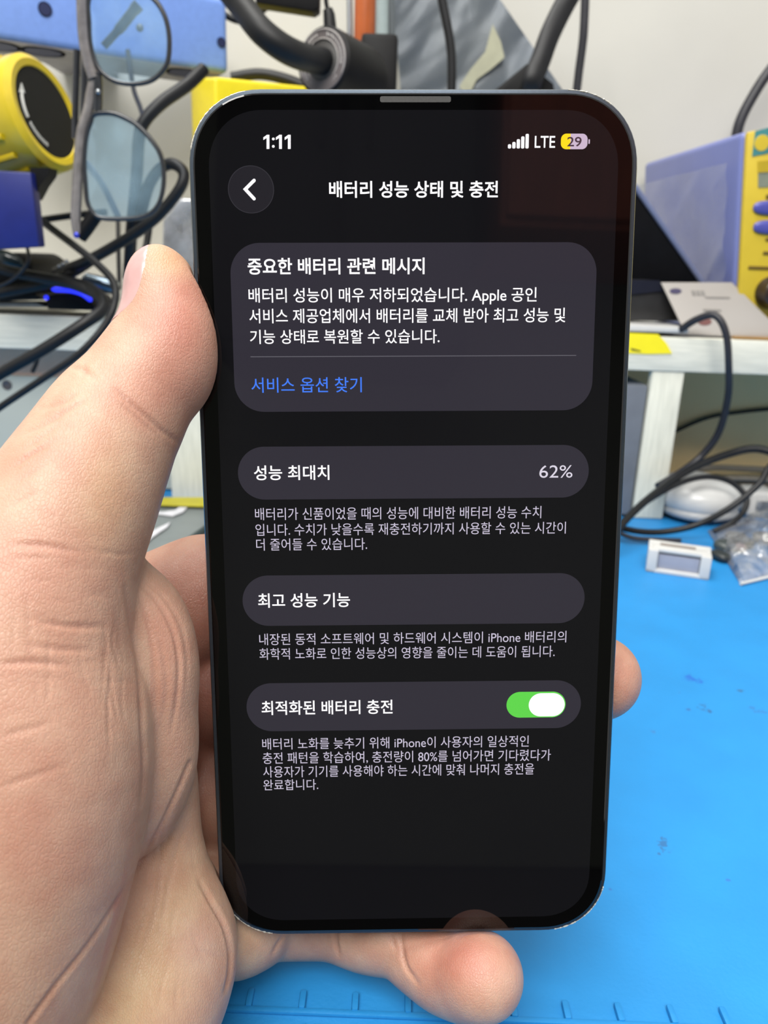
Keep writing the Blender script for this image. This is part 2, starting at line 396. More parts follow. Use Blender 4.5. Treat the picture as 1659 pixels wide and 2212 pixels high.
MB().tube(catmull([on_y(a, b2, GY+0.003) for a, b2 in ((208, 462), (190, 488), (172, 512))], 5), 0.0034, 12).build('hinge', M_blackgloss, gl)
MB().ellipsoid(on_y(165, 508, GY-0.001), (0.0014, 0.0009, 0.0014)).build('hinge_screw', material('blue_screw_metal', (70, 80, 210), 0.2, metal=0.5), gl)  # screw in a plain blue metal colour
M_temple = material('slate_temple', (78, 88, 104), 0.35)
MB().tube(catmull([on_y(a, b2, 0.43) for a, b2 in ((186, 352), (222, 400), (256, 470))], 5), 0.0029, 10, flat=0.5).build('temple', M_temple, gl)
MB().tube(catmull([on_y(a, b2, 0.42) for a, b2 in ((224, 100), (258, 62), (288, 24), (300, 10))], 5), [0.0020]*5+[0.0026]*6+[0.003]*5, 10, flat=0.5).build('temple', M_temple, gl)
MB().ellipsoid(on_y(302, 60, 0.415), (0.0018, 0.001, 0.0018)).build('nose_pad', M_temple, gl)
for x in (164, 182):
    MB().tube(catmull([on_y(a, b2, GY+0.006) for a, b2 in ((x+2, 108), (x, 180), (x-2, 250), (x-2-(182-x)*0, 300))], 5), 0.0015, 8).build('temple_edge', M_rim, gl)

# yellow box
yb = thing('yellow_box', 'bright yellow plastic box behind the top left corner of the phone', 'box', on_y(560, 330, 0.48))
yf = [pt(463, 166, 0.46), pt(705, 190, 0.50), pt(705, 420, 0.51), pt(463, 420, 0.475)]
ys = [pt(410, 168, 0.50), pt(463, 166, 0.46), pt(463, 420, 0.475), pt(436, 420, 0.515)]
ytop = [yf[0], yf[1], yf[1]+V((-0.012, 0.045, 0)), ys[0]]
MB().prism(ytop, V((0, 0, on_y(400, 428, 0.475).z+0.0004-min(p.z for p in ytop))), bevel=0.002, seg=3).build('box_body', material('bright_yellow_plastic', (255, 232, 36), 0.35, var=0.04, alb=0.75), yb)

# gooseneck, lamp ring and its block
goo = thing('gooseneck_lamp', 'black lamp barrel with white printed ring on a thick gooseneck', 'lamp', on_y(790, 190, 0.5))
gp = catmull([on_y(a, b2, y) for a, b2, y in ((455, -70, 0.46), (520, 10, 0.45), (570, 72, 0.44), (640, 118, 0.445), (725, 138, 0.47))], 12)
MB().tube(gp, 0.0066, 18).build('gooseneck', M_black, goo)
rc = on_y(697, 131, 0.462); rax = V((-0.50, -0.85, 0.05)).normalized()
MB().lathe(rc, -rax, [(0.0, 0.008), (0.0, 0.0155), (0.001, 0.0168), (0.036, 0.0172), (0.04, 0.0165)], 48).build('barrel', M_blackgloss, goo)
M_ring = material('grey_printed_ring', (112, 104, 104), 0.5)
MB().lathe(rc+rax*0.0002, rax, [(0.0, 0.0152), (0.0004, 0.0150), (0.0004, 0.0098), (0.0, 0.0096)], 48).build('printed_ring', M_ring, goo)
MB().lathe(rc+rax*0.0003, rax, [(0.0, 0.0095), (0.0002, 0.0092)], 40).build('lens_opening', material('dull_grey_recess', (70, 68, 66), 0.5), goo)
tm = MB(); ru = V((0, 0, 1)); rl = rax.cross(ru)
for k in range(44):
    if k in (10, 11, 12, 24, 25, 26, 38): continue
    an = 2*math.pi*k/44
    c_ = rc+rax*0.0008+(ru*math.sin(an)+rl*math.cos(an))*0.0124
    tm.box(c_, (0.0007, 0.0005, 0.0010+0.0008*random.random()))
for rr_ in (0.0146, 0.0103):
    tm.tube([rc+rax*0.0007+(ru*math.sin(2*math.pi*k/48)+rl*math.cos(2*math.pi*k/48))*rr_ for k in range(48)], 0.0003, 6, closed=True)
tm.build('printed_marks', material('white_ring_print', (210, 205, 200), 0.6), goo)
hb = thing('lamp_holder', 'black block holder beside the lamp barrel', 'holder', on_y(820, 190, 0.5))
MB().box((on_y(818, 150, 0.505).x, 0.52, on_y(818, 150, 0.505).z-0.011), (0.0215, 0.03, 0.06), bevel=0.003).build('holder_block', M_blackgloss, hb)

blkdev = thing('black_device', 'flat black device hanging at the top edge above the lamp', 'device', on_y(615, 0, 0.47))
plate('device_body', [(545, -60), (690, -60), (688, 18), (676, 25), (552, 6)], 0.47, 0.012, M_blackgloss, blkdev, 0.001)
pl = thing('charging_plug', 'thin black lead with plug going into the lamp barrel', 'plug', on_y(712, 60, 0.475))
MB().tube(catmull([on_y(a, b2, 0.475) for a, b2 in ((702, -40), (704, 0), (708, 24))], 5), 0.0012, 8).build('lead', M_cable, pl)
MB().tube([on_y(708, 20, 0.475), on_y(711, 32, 0.475), on_y(714, 72, 0.475)], [0.0026, 0.0032, 0.0037], 14).build('plug_body', M_black, pl)

M_orange = material('orange_plastic', (206, 104, 46), 0.35, var=0.1)
od = thing('orange_driver', 'orange handled driver standing upright behind the lamp holder', 'tool', on_y(785, 90, 0.55))
MB().lathe(on_y(787, 130, 0.55), (0, 0, 1), [(0, 0.0060), (0.004, 0.0068), (0.06, 0.0070), (0.085, 0.006)], 24).build('handle', M_orange, od)
cr = thing('chrome_rod', 'thin chrome rod beside the orange driver', 'rod', on_y(757, 90, 0.55))
MB().cyl(on_y(757, 130, 0.55), on_y(754, -60, 0.55), 0.0018, 16).build('rod', M_silver, cr)
wt = thing('white_tube', 'pale translucent tube right of the orange driver', 'tube', on_y(822, 90, 0.55))
MB().cyl(on_y(824, 130, 0.55), on_y(824, -60, 0.55), 0.0045, 20).build('tube_wall', material('pale_tube_plastic', (205, 222, 222), 0.2, var=0.05, trans=0.3), wt)
gt = thing('grey_rod', 'dark grey rod right of the pale tube', 'rod', on_y(843, 90, 0.56))
MB().cyl(on_y(845, 130, 0.56), on_y(842, -60, 0.56), 0.003, 16).build('rod', material('grey_paint', (120, 128, 132), 0.4), gt)

# ------------------------------------------------------------------ crumpled antistatic bag on the wall
M_bag = material('silver_antistatic_film', (176, 184, 190), 0.42, metal=0.1, var=0.22, scale=16, dark=(150, 160, 172))
def crumple(name, quad, y, nx_, ny_, amp, mat, parent, seed, thick=0.0012):
    rng = np.random.RandomState(seed); mb = MB(); g = []
    waves = [(rng.uniform(3, 14), rng.uniform(3, 14), rng.uniform(0, 6.28), rng.uniform(0.3, 1)) for _ in range(9)]
    for j in range(ny_+1):
        row = []
        for i in range(nx_+1):
            u, v_ = i/nx_, j/ny_
            x = (quad[0][0]*(1-u)+quad[1][0]*u)*(1-v_)+(quad[3][0]*(1-u)+quad[2][0]*u)*v_
            yy = (quad[0][1]*(1-u)+quad[1][1]*u)*(1-v_)+(quad[3][1]*(1-u)+quad[2][1]*u)*v_
            h_ = sum(a*abs(math.sin(fx*u+fy*v_+ph)) for fx, fy, ph, a in waves)/4
            row.append(mb.bm.verts.new(on_y(x, yy, y-amp*h_)))
        g.append(row)
    top = [f for f in (mb.bm.faces.new((g[j][i], g[j][i+1], g[j+1][i+1], g[j+1][i])) for j in range(ny_) for i in range(nx_))]
    bmesh.ops.solidify(mb.bm, geom=top, thickness=thick)
    return mb.build(name, mat, parent, angle=25)
bag = thing('antistatic_bag', 'crumpled silver grey antistatic bag pinned to the wall', 'bag', on_y(1000, 190, 0.62))
crumple('bag_film', [(842, -60), (1040, -60), (1262, 262), (872, 262)], 0.625, 40, 40, 0.010, M_bag, bag, 3)
plate('paper_label', [(992, 186), (1016, 150), (1048, 112), (1064, 52), (1082, 90), (1090, 124), (1060, 150), (1030, 172), (1010, 210)], 0.612, 0.0008, material('cream_paper', (186, 186, 160), 0.6), bag)
tri = thing('black_stand', 'black wedge shaped stand under the flat lead, just above the phone', 'stand', on_y(1130, 190, 0.53))
plate('stand_body', [(1062, 200), (1140, 136), (1196, 180), (1204, 230), (1060, 230)], 0.53, 0.03, M_blackgloss, tri, 0.001)
plate('label_window', [(1146, 182), (1152, 162), (1168, 162), (1166, 185)], 0.5285, 0.001, material('pale_window', (170, 180, 180), 0.4), tri)
cable('black lead hanging straight down over the silver bag', [(945, -60, 0.55), (955, 0, 0.55), (972, 90, 0.55), (976, 150, 0.55), (974, 240, 0.55)], 17, M_cable)
cable('wide flat black lead slanting down to the black stand', [(1262, -60, 0.53), (1225, 0, 0.53), (1190, 70, 0.525), (1168, 130, 0.522), (1150, 175, 0.52), (1140, 215, 0.525)], 38, M_cable, flat=0.4)
cable('thin dark lead hanging on bare wall right of the flat lead', [(1266, -60, 0.57), (1264, 0, 0.57), (1260, 80, 0.57), (1250, 160, 0.57), (1240, 250, 0.57)], 16, M_cable_grey)
cable('grey lead rising from behind the yellow device at right edge', [(1740, 60, 0.60), (1665, 150, 0.60), (1628, 205, 0.60), (1598, 265, 0.60), (1585, 330, 0.60)], 20, M_cable_grey)
# ------------------------------------------------------------------ yellow and blue tester on the shelf, right
M_devblue = material('blue_violet_plastic', (138, 148, 212), 0.35, var=0.06, scale=20)
M_devyel = material('tester_yellow', (240, 208, 60), 0.4, var=0.04)
dx0 = on_y(1600, 620, 0.475).x; dtop = on_y(1600, 283, 0.475).z
dev = thing('bench_tester', 'yellow fronted tester with blue sides and teal badge at the right edge', 'tester', V((dx0+0.05, 0.55, ZT)))
DB = 0.147
dxt, dxb = on_y(1603, 285, 0.475).x, on_y(1585, 700, 0.475).x
MB().prism([V((dxb, 0.475, ZT+0.0004)), V((dx0+0.11, 0.475, ZT+0.0004)), V((dx0+0.11, 0.475, dtop)), V((dxt, 0.475, dtop))], (-0.009, DB, 0), bevel=0.004, seg=3).build('case', M_devblue, dev)
fz = [V((dxb+0.0008, 0.4745, ZT+0.001)), V((dx0+0.108, 0.4745, ZT+0.001)), V((dx0+0.108, 0.4745, dtop+0.001)), V((dxt+0.022, 0.4745, dtop+0.0032)), V((dxt+0.0012, 0.4745, dtop-0.001))]
MB().prism(fz, (0, -0.004, 0), bevel=0.0012).build('front_panel', M_devyel, dev)
FY = 0.4705
M_teal = material('teal_print', (70, 150, 150), 0.5)
plate('badge', [(1632, 283), (1690, 268), (1690, 325), (1625, 338)], FY-0.0004, 0.0006, M_teal, dev)
MB().lathe(on_y(1646, 309, FY-0.0004), (0, -1, 0), [(0, 0.0042), (0.0003, 0.0040)], 24).build('badge_emblem', M_devyel, dev)
plate('display', [(1638, 350), (1720, 345), (1720, 402), (1638, 405)], FY-0.0004, 0.0006, material('grey_lcd', (150, 156, 138), 0.2), dev)
plate('display_strip', [(1638, 348), (1720, 343), (1720, 368), (1638, 373)], FY-0.0008, 0.0004, material('dark_yellow_band', (214, 182, 30), 0.5), dev)  # darker yellow band across the upper part of the display
M_btn = material('violet_blue_button', (92, 94, 186), 0.35)
for y0 in (449, 491):
    c_ = on_y(1662, y0, FY-0.0008)
    MB().ellipsoid(c_, (0.0092, 0.0018, 0.0037), power=0.8).build('button', M_btn, dev)
M_mark = material('brown_panel_print', (120, 96, 10), 0.5)
for px, py, w_, h_ in ((1660, 425, 10, 8), (1658, 518, 8, 6), (1656, 547, 14, 7), (1640, 579, 44, 7)):
    MB().box(on_y(px, py, FY-0.0002), (w_*0.000285, 0.0006, h_*0.000285), bevel=0.0002).build('panel_print', M_mark, dev)
MB().lathe(on_y(1664, 632, FY), (0, -1, 0), [(0, 0.0092), (0.003, 0.0092), (0.004, 0.0085), (0.010, 0.0078), (0.0112, 0.006)], 36).build('dial', material('dark_brown_dial', (58, 44, 34), 0.3), dev)
# clear wrap hanging over the blue side
M_wrap = clear_film('clear_wrap', (236, 240, 252), 0.16, 0.10, 0.22, 0.15, 40, fres=0.10)
wr = thing('plastic_wrap', 'creased clear plastic wrap over the blue side of the tester', 'wrap', V((dx0-0.004, 0.55, ZT+0.02)))
wb = MB(); g = []
rng = np.random.RandomState(11)
waves = [(rng.uniform(4, 15), rng.uniform(4, 15), rng.uniform(0, 6), rng.uniform(0.3, 1)) for _ in range(8)]
for j in range(29):
    row = []
    for i in range(29):
        u, v_ = i/28, j/28
        h_ = sum(a*abs(math.sin(fx*u+fy*v_+ph)) for fx, fy, ph, a in waves)/4
        row.append(wb.bm.verts.new((dxb+(dxt-dxb)*v_*0.96-0.0016-0.009*u-0.0045*h_, 0.478+u*0.138, ZT+0.006+v_*(dtop-ZT-0.022))))
    g.append(row)
fs = [wb.bm.faces.new((g[j][i], g[j][i+1], g[j+1][i+1], g[j+1][i])) for j in range(28) for i in range(28)]
wb.build('wrap_film', M_wrap, wr, angle=30)
plate('grey_sticker', [(1455, 345), (1500, 335), (1500, 375), (1470, 385)], 0.52, 0.0004, material('grey_sticker_paper', (140, 148, 165), 0.5), wr) if False else None

# leaning black tablet
tab = thing('leaning_tablet', 'black glossy tablet leaning against the blue side of the tester', 'tablet', on_y(1440, 600, 0.52))
M_tab = material('tablet_black', (13, 14, 19), 0.4, var=0.2, spec=0.15)
plate('tablet_body', [(1250, 330), (1352, 388), (1372, 408), (1516, 612), (1250, 625)], 0.50, 0.006, M_tab, tab, 0.001)
eb = MB().tube([on_y(a, b2, 0.4995) for a, b2 in ((1356, 385), (1374, 406), (1440, 500), (1517, 611))], 0.0016, 10)
eb.build('edge_band', material('steel_blue_edge', (122, 132, 168), 0.35, var=0.05), tab)
case = thing('dark_case', 'dark plastic case lying on the shelf under the tablet', 'case', on_y(1410, 690, 0.48))
plate('case_body', [(1330, 604), (1425, 606), (1462, 640), (1475, 694), (1330, 694)], 0.478, 0.05, material('dark_grey_plastic', (48, 48, 50), 0.35, var=0.2), case, 0.002)
plate('case_lid', [(1330, 604), (1425, 606), (1438, 628), (1330, 640)], 0.4765, 0.001, material('blue_black_plastic', (30, 32, 48), 0.3), case)

# white card leaning
M_card = material('white_card', (176, 170, 164), 0.45, var=0.04, scale=30)
cd = thing('white_carton', 'white printed carton leaning on the shelf edge before the tester', 'carton', on_y(1560, 722, 0.465))
q = [on_y(1428, 610, 0.475), on_y(1581, 610, 0.475), on_y(1690, 718, 0.456), on_y(1690, 733, 0.456), on_y(1482, 722, 0.456)]
MB().prism(q, (0, 0.0012, -0.0002), bevel=0.0002).build('panel', M_card, cd)
def on_card(px, py):
    nrm = (q[1]-q[0]).cross(q[4]-q[0]).normalized(); d = ray(px, py)
    return CAM+d*((q[0]-CAM).dot(nrm)/d.dot(nrm))-nrm*math.copysign(0.0002, nrm.dot(FWD))
def card_mark(name, pts, m):
    MB().prism([on_card(*p) for p in pts], (0, -0.0002, 0)).build(name, m, cd)
ellp = lambda cx, cy, a, b2: [(cx+a*math.cos(t), cy+b2*math.sin(t)) for t in np.linspace(0, 2*math.pi, 20, endpoint=False)]
card_mark('thumb_hole', ellp(1459, 629, 13, 6), material('violet_shadow_hole', (58, 50, 92), 0.5))
M_gp = material('grey_card_print', (140, 136, 132), 0.6)
for x in (1493, 1503, 1513): card_mark('print', [(x, 628), (x+7, 628), (x+10, 638), (x+3, 638)], M_gp)
card_mark('print', [(1522, 641), (1575, 642), (1577, 645), (1524, 644)], M_gp)
card_mark('print', [(1518, 668), (1556, 669), (1558, 673), (1520, 672)], M_gp)
card_mark('red_print', ellp(1522, 695, 15, 8), material('dull_red_print', (120, 70, 66), 0.6))
orr = thing('brown_board', 'brown board edge lying under the white carton', 'board', on_y(1630, 730, 0.4515))
plate('board', [(1588, 727), (1700, 731), (1700, 736), (1588, 732)], 0.4512, 0.01, material('brown_paperboard', (186, 140, 74), 0.6), orr)
pan = thing('white_slab', 'thin white slab lying along the front edge of the shelf', 'slab', on_y(1430, 720, 0.455))
plate('slab_body', [(1200, 695), (1484, 708), (1489, 713), (1486, 720), (1200, 712)], 0.4508, 0.04, M_white, pan, 0.0008)
st = thing('sticky_note', 'yellow sticky note on the front edge of the white shelf', 'note', on_y(1400, 740, 0.4495))
plate('paper', [(1290, 716), (1422, 722), (1440, 742), (1452, 764), (1400, 765), (1290, 760)], 0.4494, 0.0003, material('sticky_yellow', (255, 238, 18), 0.6, var=0.02, alb=0.78), st)
plate('pen_mark', [(1362, 752), (1372, 754), (1385, 758), (1383, 760), (1364, 757)], 0.4493, 0.0001, material('pen_ink', (70, 70, 30), 0.6), st)

# ------------------------------------------------------------------ under the shelf, right
gb = thing('grey_box', 'slate grey box under the shelf beside the right upright', 'box', on_y(1385, 1110, 0.475))
x0, x1 = on_y(1290, 900, 0.475).x, xr0-0.0006
MB().box(((x0+x1)/2, 0.4525+0.045, 0.0005+(ZB-0.008)/2), (x1-x0, 0.09, ZB-0.010), bevel=0.002).build('box_body', material('slate_grey_plastic', (126, 132, 142), 0.5, var=0.06), gb)
mo = thing('computer_mouse', 'white computer mouse under the shelf right of the upright', 'mouse', on_z(1530, 1125, 0))
mc = on_z(1528, 1139, 0); mr_ = (on_y(1612, 1085, mc.y+0.03).x-on_y(1441, 1085, mc.y+0.03).x)/2
R_ = Matrix.Rotation(0.25, 3, 'Z')
MB().ellipsoid(mc+V((0, 0.024, 0.0135)), (mr_, 0.026, 0.0130), R_, power=0.9).build('mouse_shell', M_white, mo)
MB().ellipsoid(mc+V((0, 0.024, 0.006)), (mr_*0.95, 0.025, 0.0056), R_, power=0.8).build('mouse_base', material('grey_white_plastic', (196, 198, 200), 0.4), mo)
wp = thing('white_adapter', 'small white adapter standing right of the mouse', 'adapter', on_z(1640, 1120, 0))
c_ = on_z(1636, 1122, 0); MB().box(c_+V((0.003, 0.012, 0.0085)), (0.017, 0.02, 0.017), bevel=0.003, seg=3).build('adapter_body', M_white, wp)
MB().box(c_+V((0.003, 0.0016, 0.0085)), (0.009, 0.0008, 0.006), bevel=0.0003).build('adapter_socket', M_silver, wp)
for k, (pts, w_) in enumerate((([(1440, 1035, 0.545), (1520, 1012, 0.54), (1600, 1012, 0.54), (1700, 1018, 0.545)], 14), ([(1440, 1052, 0.53), (1540, 1035, 0.527), (1620, 1034, 0.528), (1700, 1040, 0.53)], 13))):
    cable(('pale lead lying under the shelf, the farther of two', 'pale lead lying under the shelf, the nearer of two')[k], pts, w_, material('pale_lead_sheath', (150, 142, 128), 0.4))
cable('dark thin lead sagging along the wall under the shelf', [(1420, 950, 0.55), (1520, 905, 0.55), (1600, 890, 0.55), (1720, 878, 0.55)], 8, M_cable)

# connector on the mat: a small white frame with a grey window
cn = thing('white_connector', 'small white plastic connector lying on the mat, right', 'connector', on_z(1470, 1240, 0))
c0 = on_z(1473, 1246, 0)+V((0, 0.008, 0.0065)); Rz = Matrix.Rotation(-0.32, 3, 'Z')
def cb(off, size, bev): return dict(c=c0+Rz@V(off), size=size, rot=Rz, bevel=bev)
cbm = MB()
for off, size in (((0, 0.0046, 0), (0.030, 0.0040, 0.013)), ((-0.0125, 0, -0.0005), (0.005, 0.015, 0.012)), ((0.0125, 0, -0.0005), (0.005, 0.015, 0.012)), ((0, 0, -0.0055), (0.030, 0.015, 0.002)), ((0.0, -0.001, 0.0052), (0.026, 0.010, 0.002))):
    cbm.box(**cb(off, size, 0.0007))
cbm.build('connector_shell', M_white, cn)
MB().box(**cb((0, -0.0030, -0.0010), (0.0196, 0.0050, 0.0082), 0.0004)).build('connector_window', material('lilac_grey_plastic', (176, 180, 198), 0.4), cn)
MB().box(**cb((-0.001, 0.0008, 0.0063), (0.017, 0.0030, 0.0006), 0.0002)).build('slot', material('grey_slot', (150, 138, 130), 0.5), cn)

# clear zip bag with small parts
zb = thing('parts_bag', 'clear zip bag with small dark parts on the mat at the right edge', 'bag', on_z(1610, 1240, 0))
M_zip = clear_film('zip_bag_film', (238, 242, 246), 0.28, 0.55, 0.08, 0.7, 140)
g = []; zm = MB(); rng = np.random.RandomState(5)
waves = [(rng.uniform(5, 20), rng.uniform(5, 20), rng.uniform(0, 6), rng.uniform(0.3, 1)) for _ in range(8)]
Zc = [on_z(1548, 1236, 0), on_z(1598, 1262, 0), on_z(1760, 1205, 0), on_z(1700, 1110, 0), on_z(1590, 1135, 0)]
a_, b2_, c2_, d_ = Zc[1], on_z(1770, 1220, 0), on_z(1740, 1085, 0), on_z(1528, 1148, 0)
for j in range(25):
    row = []
    for i in range(33):
        u, v_ = i/32, j/24
        p = (a_*(1-u)+b2_*u)*(1-v_)+(d_*(1-u)+c2_*u)*v_
        env = math.sin(math.pi*min(1, v_*1.02))**0.6*math.sin(math.pi*min(1, max(0, u)))**0.4 if 0 < u < 1 and 0 < v_ < 1 else 0
        h_ = sum(a*abs(math.sin(fx*u+fy*v_+ph)) for fx, fy, ph, a in waves)/5
        row.append(zm.bm.verts.new(p+V((0, 0, 0.0006+env*(0.004+0.013*h_)))))
    g.append(row)
for j in range(24):
    for i in range(32): zm.bm.faces.new((g[j][i], g[j][i+1], g[j+1][i+1], g[j+1][i]))
zm.build('bag_film', M_zip, zb, angle=22)
MB().tube([on_z(1600, 1261, 0.0012), on_z(1775, 1219, 0.0012)], 0.0008, 8).build('zip_seal', M_white, zb)
for nm, px, py, r3, rgb in (('small_part', 1590, 1160, (0.006, 0.005, 0.0025), (58, 46, 44)), ('small_part', 1565, 1178, (0.005, 0.006, 0.003), (70, 78, 78)), ('small_part', 1612, 1172, (0.007, 0.004, 0.002), (40, 36, 40)), ('red_part', 1596, 1182, (0.004, 0.0035, 0.002), (190, 110, 100)), ('small_part', 1556, 1200, (0.004, 0.006, 0.0022), (48, 54, 56)), ('small_part', 1650, 1160, (0.006, 0.006, 0.0025), (90, 84, 84))):
    MB().ellipsoid(on_z(px, py, r3[2]+0.0006), r3, Matrix.Rotation(random.random()*3, 3, 'Z'), seg=14, rings=8, power=0.7).build(nm, material('part_'+str(px), rgb, 0.4, var=0.3), zb)

cable('black lead looping over the shelf edge and down behind the mouse', [(1470, 712, 0.452), (1505, 690, 0.445), (1545, 682, 0.438), (1568, 720, 0.434), (1574, 790, 0.434), (1572, 860, 0.44), (1552, 935, 0.45), (1515, 985, 0.455), (1470, 1020, 0.45), (1420, 1050, 0.44)], 15, M_cable_grey)
cable('black lead arching from the phone to the right edge over the mouse', [(1300, 1190, 0.375), (1355, 1120, 0.395), (1420, 1062, 0.42), (1490, 1015, 0.44), (1570, 982, 0.45), (1640, 970, 0.45), (1720, 1000, 0.44)], 17, M_cable)
cable('black lead in a small loop around the mouse, far end', [(1340, 1130, 0.40), (1400, 1082, 0.415), (1470, 1043, 0.43), (1530, 1030, 0.435), (1580, 1042, 0.435), (1612, 1075, 0.43), (1606, 1105, 0.425), (1580, 1130, 0.42), (1540, 1148, 0.42)], 12, M_cable)
cable('black lead sweeping low across the mat before the mouse', [(1760, 960, 0.42), (1672, 1000, 0.415), (1640, 1045, 0.408), (1580, 1095, 0.405), (1510, 1132, 0.408), (1440, 1148, 0.41), (1380, 1148, 0.41), (1320, 1135, 0.41)], 14, M_cable)
cable('dark lead lying flat on the mat beside the white connector', [(1300, 1130, 0.41), (1360, 1160, 0.405), (1420, 1166, 0.404), (1470, 1168, 0.404)], 11, M_cable_grey)

# ------------------------------------------------------------------ under the shelf, left
pb = thing('grey_cabinet', 'light grey metal cabinet under the left part of the shelf', 'cabinet', on_y(120, 1100, 0.475))
x0, x1 = on_y(-260, 900, 0.475).x, xl0-0.0008
zt_ = on_y(60, 812, 0.475).z
MB().box(((x0+x1)/2, 0.511, 0.0005+zt_/2), (x1-x0, 0.072, zt_-0.001), bevel=0.0015).build('cabinet_body', material('light_grey_paint', (214, 218, 206), 0.5, var=0.03, scale=20), pb)
MB().lathe(on_y(15, 832, 0.4749), (0, -1, 0), [(0, 0.0032), (0.0006, 0.0026), (0.0003, 0.001)], 20).build('screw', material('grey_screw', (110, 104, 104), 0.4, metal=0.4), pb)
plate('upper_panel', [(-200, 742), (300, 756), (300, 816), (-200, 808)], 0.4765, 0.006, material('warm_grey_panel', (255, 204, 172), 0.5, var=0.05), pb)
tr = thing('grey_tray', 'flat grey tray on the bench behind the thumb', 'tray', on_z(380, 1190, 0))
tz = 0.006
tq = [on_z(250, 1290, tz), on_z(620, 1098, tz), on_z(620, 1085, tz), on_z(250, 1085, tz)]
MB().prism(tq, (0, 0, -tz+0.0005), bevel=0.0006).build('tray_plate', material('mid_grey_plastic', (138, 146, 146), 0.45, var=0.05), tr)
MB().tube([on_z(330, 1225, tz+0.001), on_z(450, 1138, tz+0.001), on_z(640, 1020, tz+0.001)], 0.002, 10).build('tray_rim', material('dark_teal_rim', (66, 76, 76), 0.4), tr)
for lbl, ppts in (('white paper label on the grey tray, nearer to the camera', [(300, 1175), (322, 1152), (368, 1130), (362, 1140), (330, 1162), (300, 1190)]), ('white wavy paper slip on the grey tray, farther from the camera', [(325, 1104), (350, 1108), (378, 1104), (398, 1090), (408, 1094), (395, 1108), (374, 1116), (325, 1110)])):
    o = MB().prism([on_z(a, b2, tz+0.0006) for a, b2 in ppts], (0, 0, 0.0006)).build('paper_slip', material('white_paper', (238, 238, 244), 0.6), None); tag(o, lbl, 'paper')
ytape = thing('yellow_tape', 'yellow tape strip on the bench at the foot of the left upright', 'tape', on_z(400, 1085, 0.008))
tq = [on_z(330, 1092, 0.0078), on_z(352, 1076, 0.0078), on_z(470, 1076, 0.0078), on_z(470, 1096, 0.0078)]
MB().prism(tq, (0, 0, 0.0006)).build('tape_strip', material('olive_yellow_tape', (206, 196, 40), 0.5), ytape)

# ------------------------------------------------------------------ clear box and cables, left
cbx = thing('clear_box', 'clear plastic box standing on the shelf behind the thumb tip', 'box', on_y(390, 640, 0.47))
M_clear = clear_film('clear_plastic_box', (236, 236, 240), 0.55, 0.5, 0.12, 0.3, 90)
xa, xb = on_y(352, 500, 0.475).x, on_y(520, 500, 0.475).x; zc = on_y(400, 428, 0.475).z
zz = ZT+0.0006
shell = MB()
shell.prism([V((xa-0.004, 0.475, zz)), V((xb, 0.475, zz)), V((xb, 0.475, zc)), V((xa+0.010, 0.475, zc)), V((xa, 0.475, zc-0.012))], (0, 0.05, 0), bevel=0.002, seg=3)
shell.build('box_shell', M_clear, cbx)

led = thing('led_gadget', 'black rounded gadget with blue glowing rim on the left of the shelf', 'gadget', on_y(150, 664, 0.458))
plate('gadget_body', [(98, 640), (120, 634), (160, 632), (190, 642), (206, 664), (204, 671), (102, 668)], 0.4508, 0.035, M_blackgloss, led, 0.0012)
M_led = material('blue_led', (40, 50, 255), 0.3, emit=1.4)
MB().tube(catmull([on_y(a, b2, 0.4502) for a, b2 in ((112, 625), (150, 627), (178, 635), (198, 650))], 6), [0.0006]+[0.0014]*17+[0.0006], 8).build('glowing_rim', M_led, led)
MB().ellipsoid(on_y(100, 643, 0.4505), (0.0013, 0.001, 0.0013)).build('indicator', M_led, led)
hubt = thing('black_hub', 'black plastic hub under the dark blue block at the left edge', 'hub', on_y(30, 660, 0.46))
plate('hub_body', [(-120, 548), (40, 545), (66, 560), (70, 585), (66, 640), (-120, 645)], 0.452, 0.05, M_blackgloss, hubt, 0.003)
plate('hub_base', [(-120, 640), (75, 634), (96, 648), (-120, 653)], 0.4515, 0.05, M_black, hubt, 0.001)
plate('silver_strip', [(-120, 655), (78, 655), (92, 660), (100, 664), (-120, 662)], 0.4506, 0.03, M_silver, hubt)
MB().ellipsoid(on_y(20, 560, 0.451), (0.009, 0.003, 0.004), Matrix.Rotation(0.4, 3, 'Y')).build('hub_button', material('dark_teal_plastic', (36, 52, 58), 0.2), hubt)
met = thing('metal_jack', 'small shiny metal jack on the shelf left of the thumb', 'jack', on_y(215, 610, 0.46))
MB().lathe(on_y(178, 602, 0.46), (1, 0.1, -0.25), [(0, 0.002), (0.002, 0.004), (0.014, 0.0045), (0.02, 0.004)], 20).build('jack_body', material('grey_blue_metal', (120, 136, 150), 0.15, metal=0.7), met)
for px, py in ((128, 575), (136, 570), (144, 564)):
    pass
ch = thing('bead_chain', 'short row of shiny beads on the cable pile, left', 'chain', on_y(136, 572, 0.44))
for px, py in ((128, 575), (136, 570), (144, 564)):
    MB().ellipsoid(on_y(px, py, 0.438), (0.0010,)*3, seg=12, rings=8).build('bead', M_silver, ch)

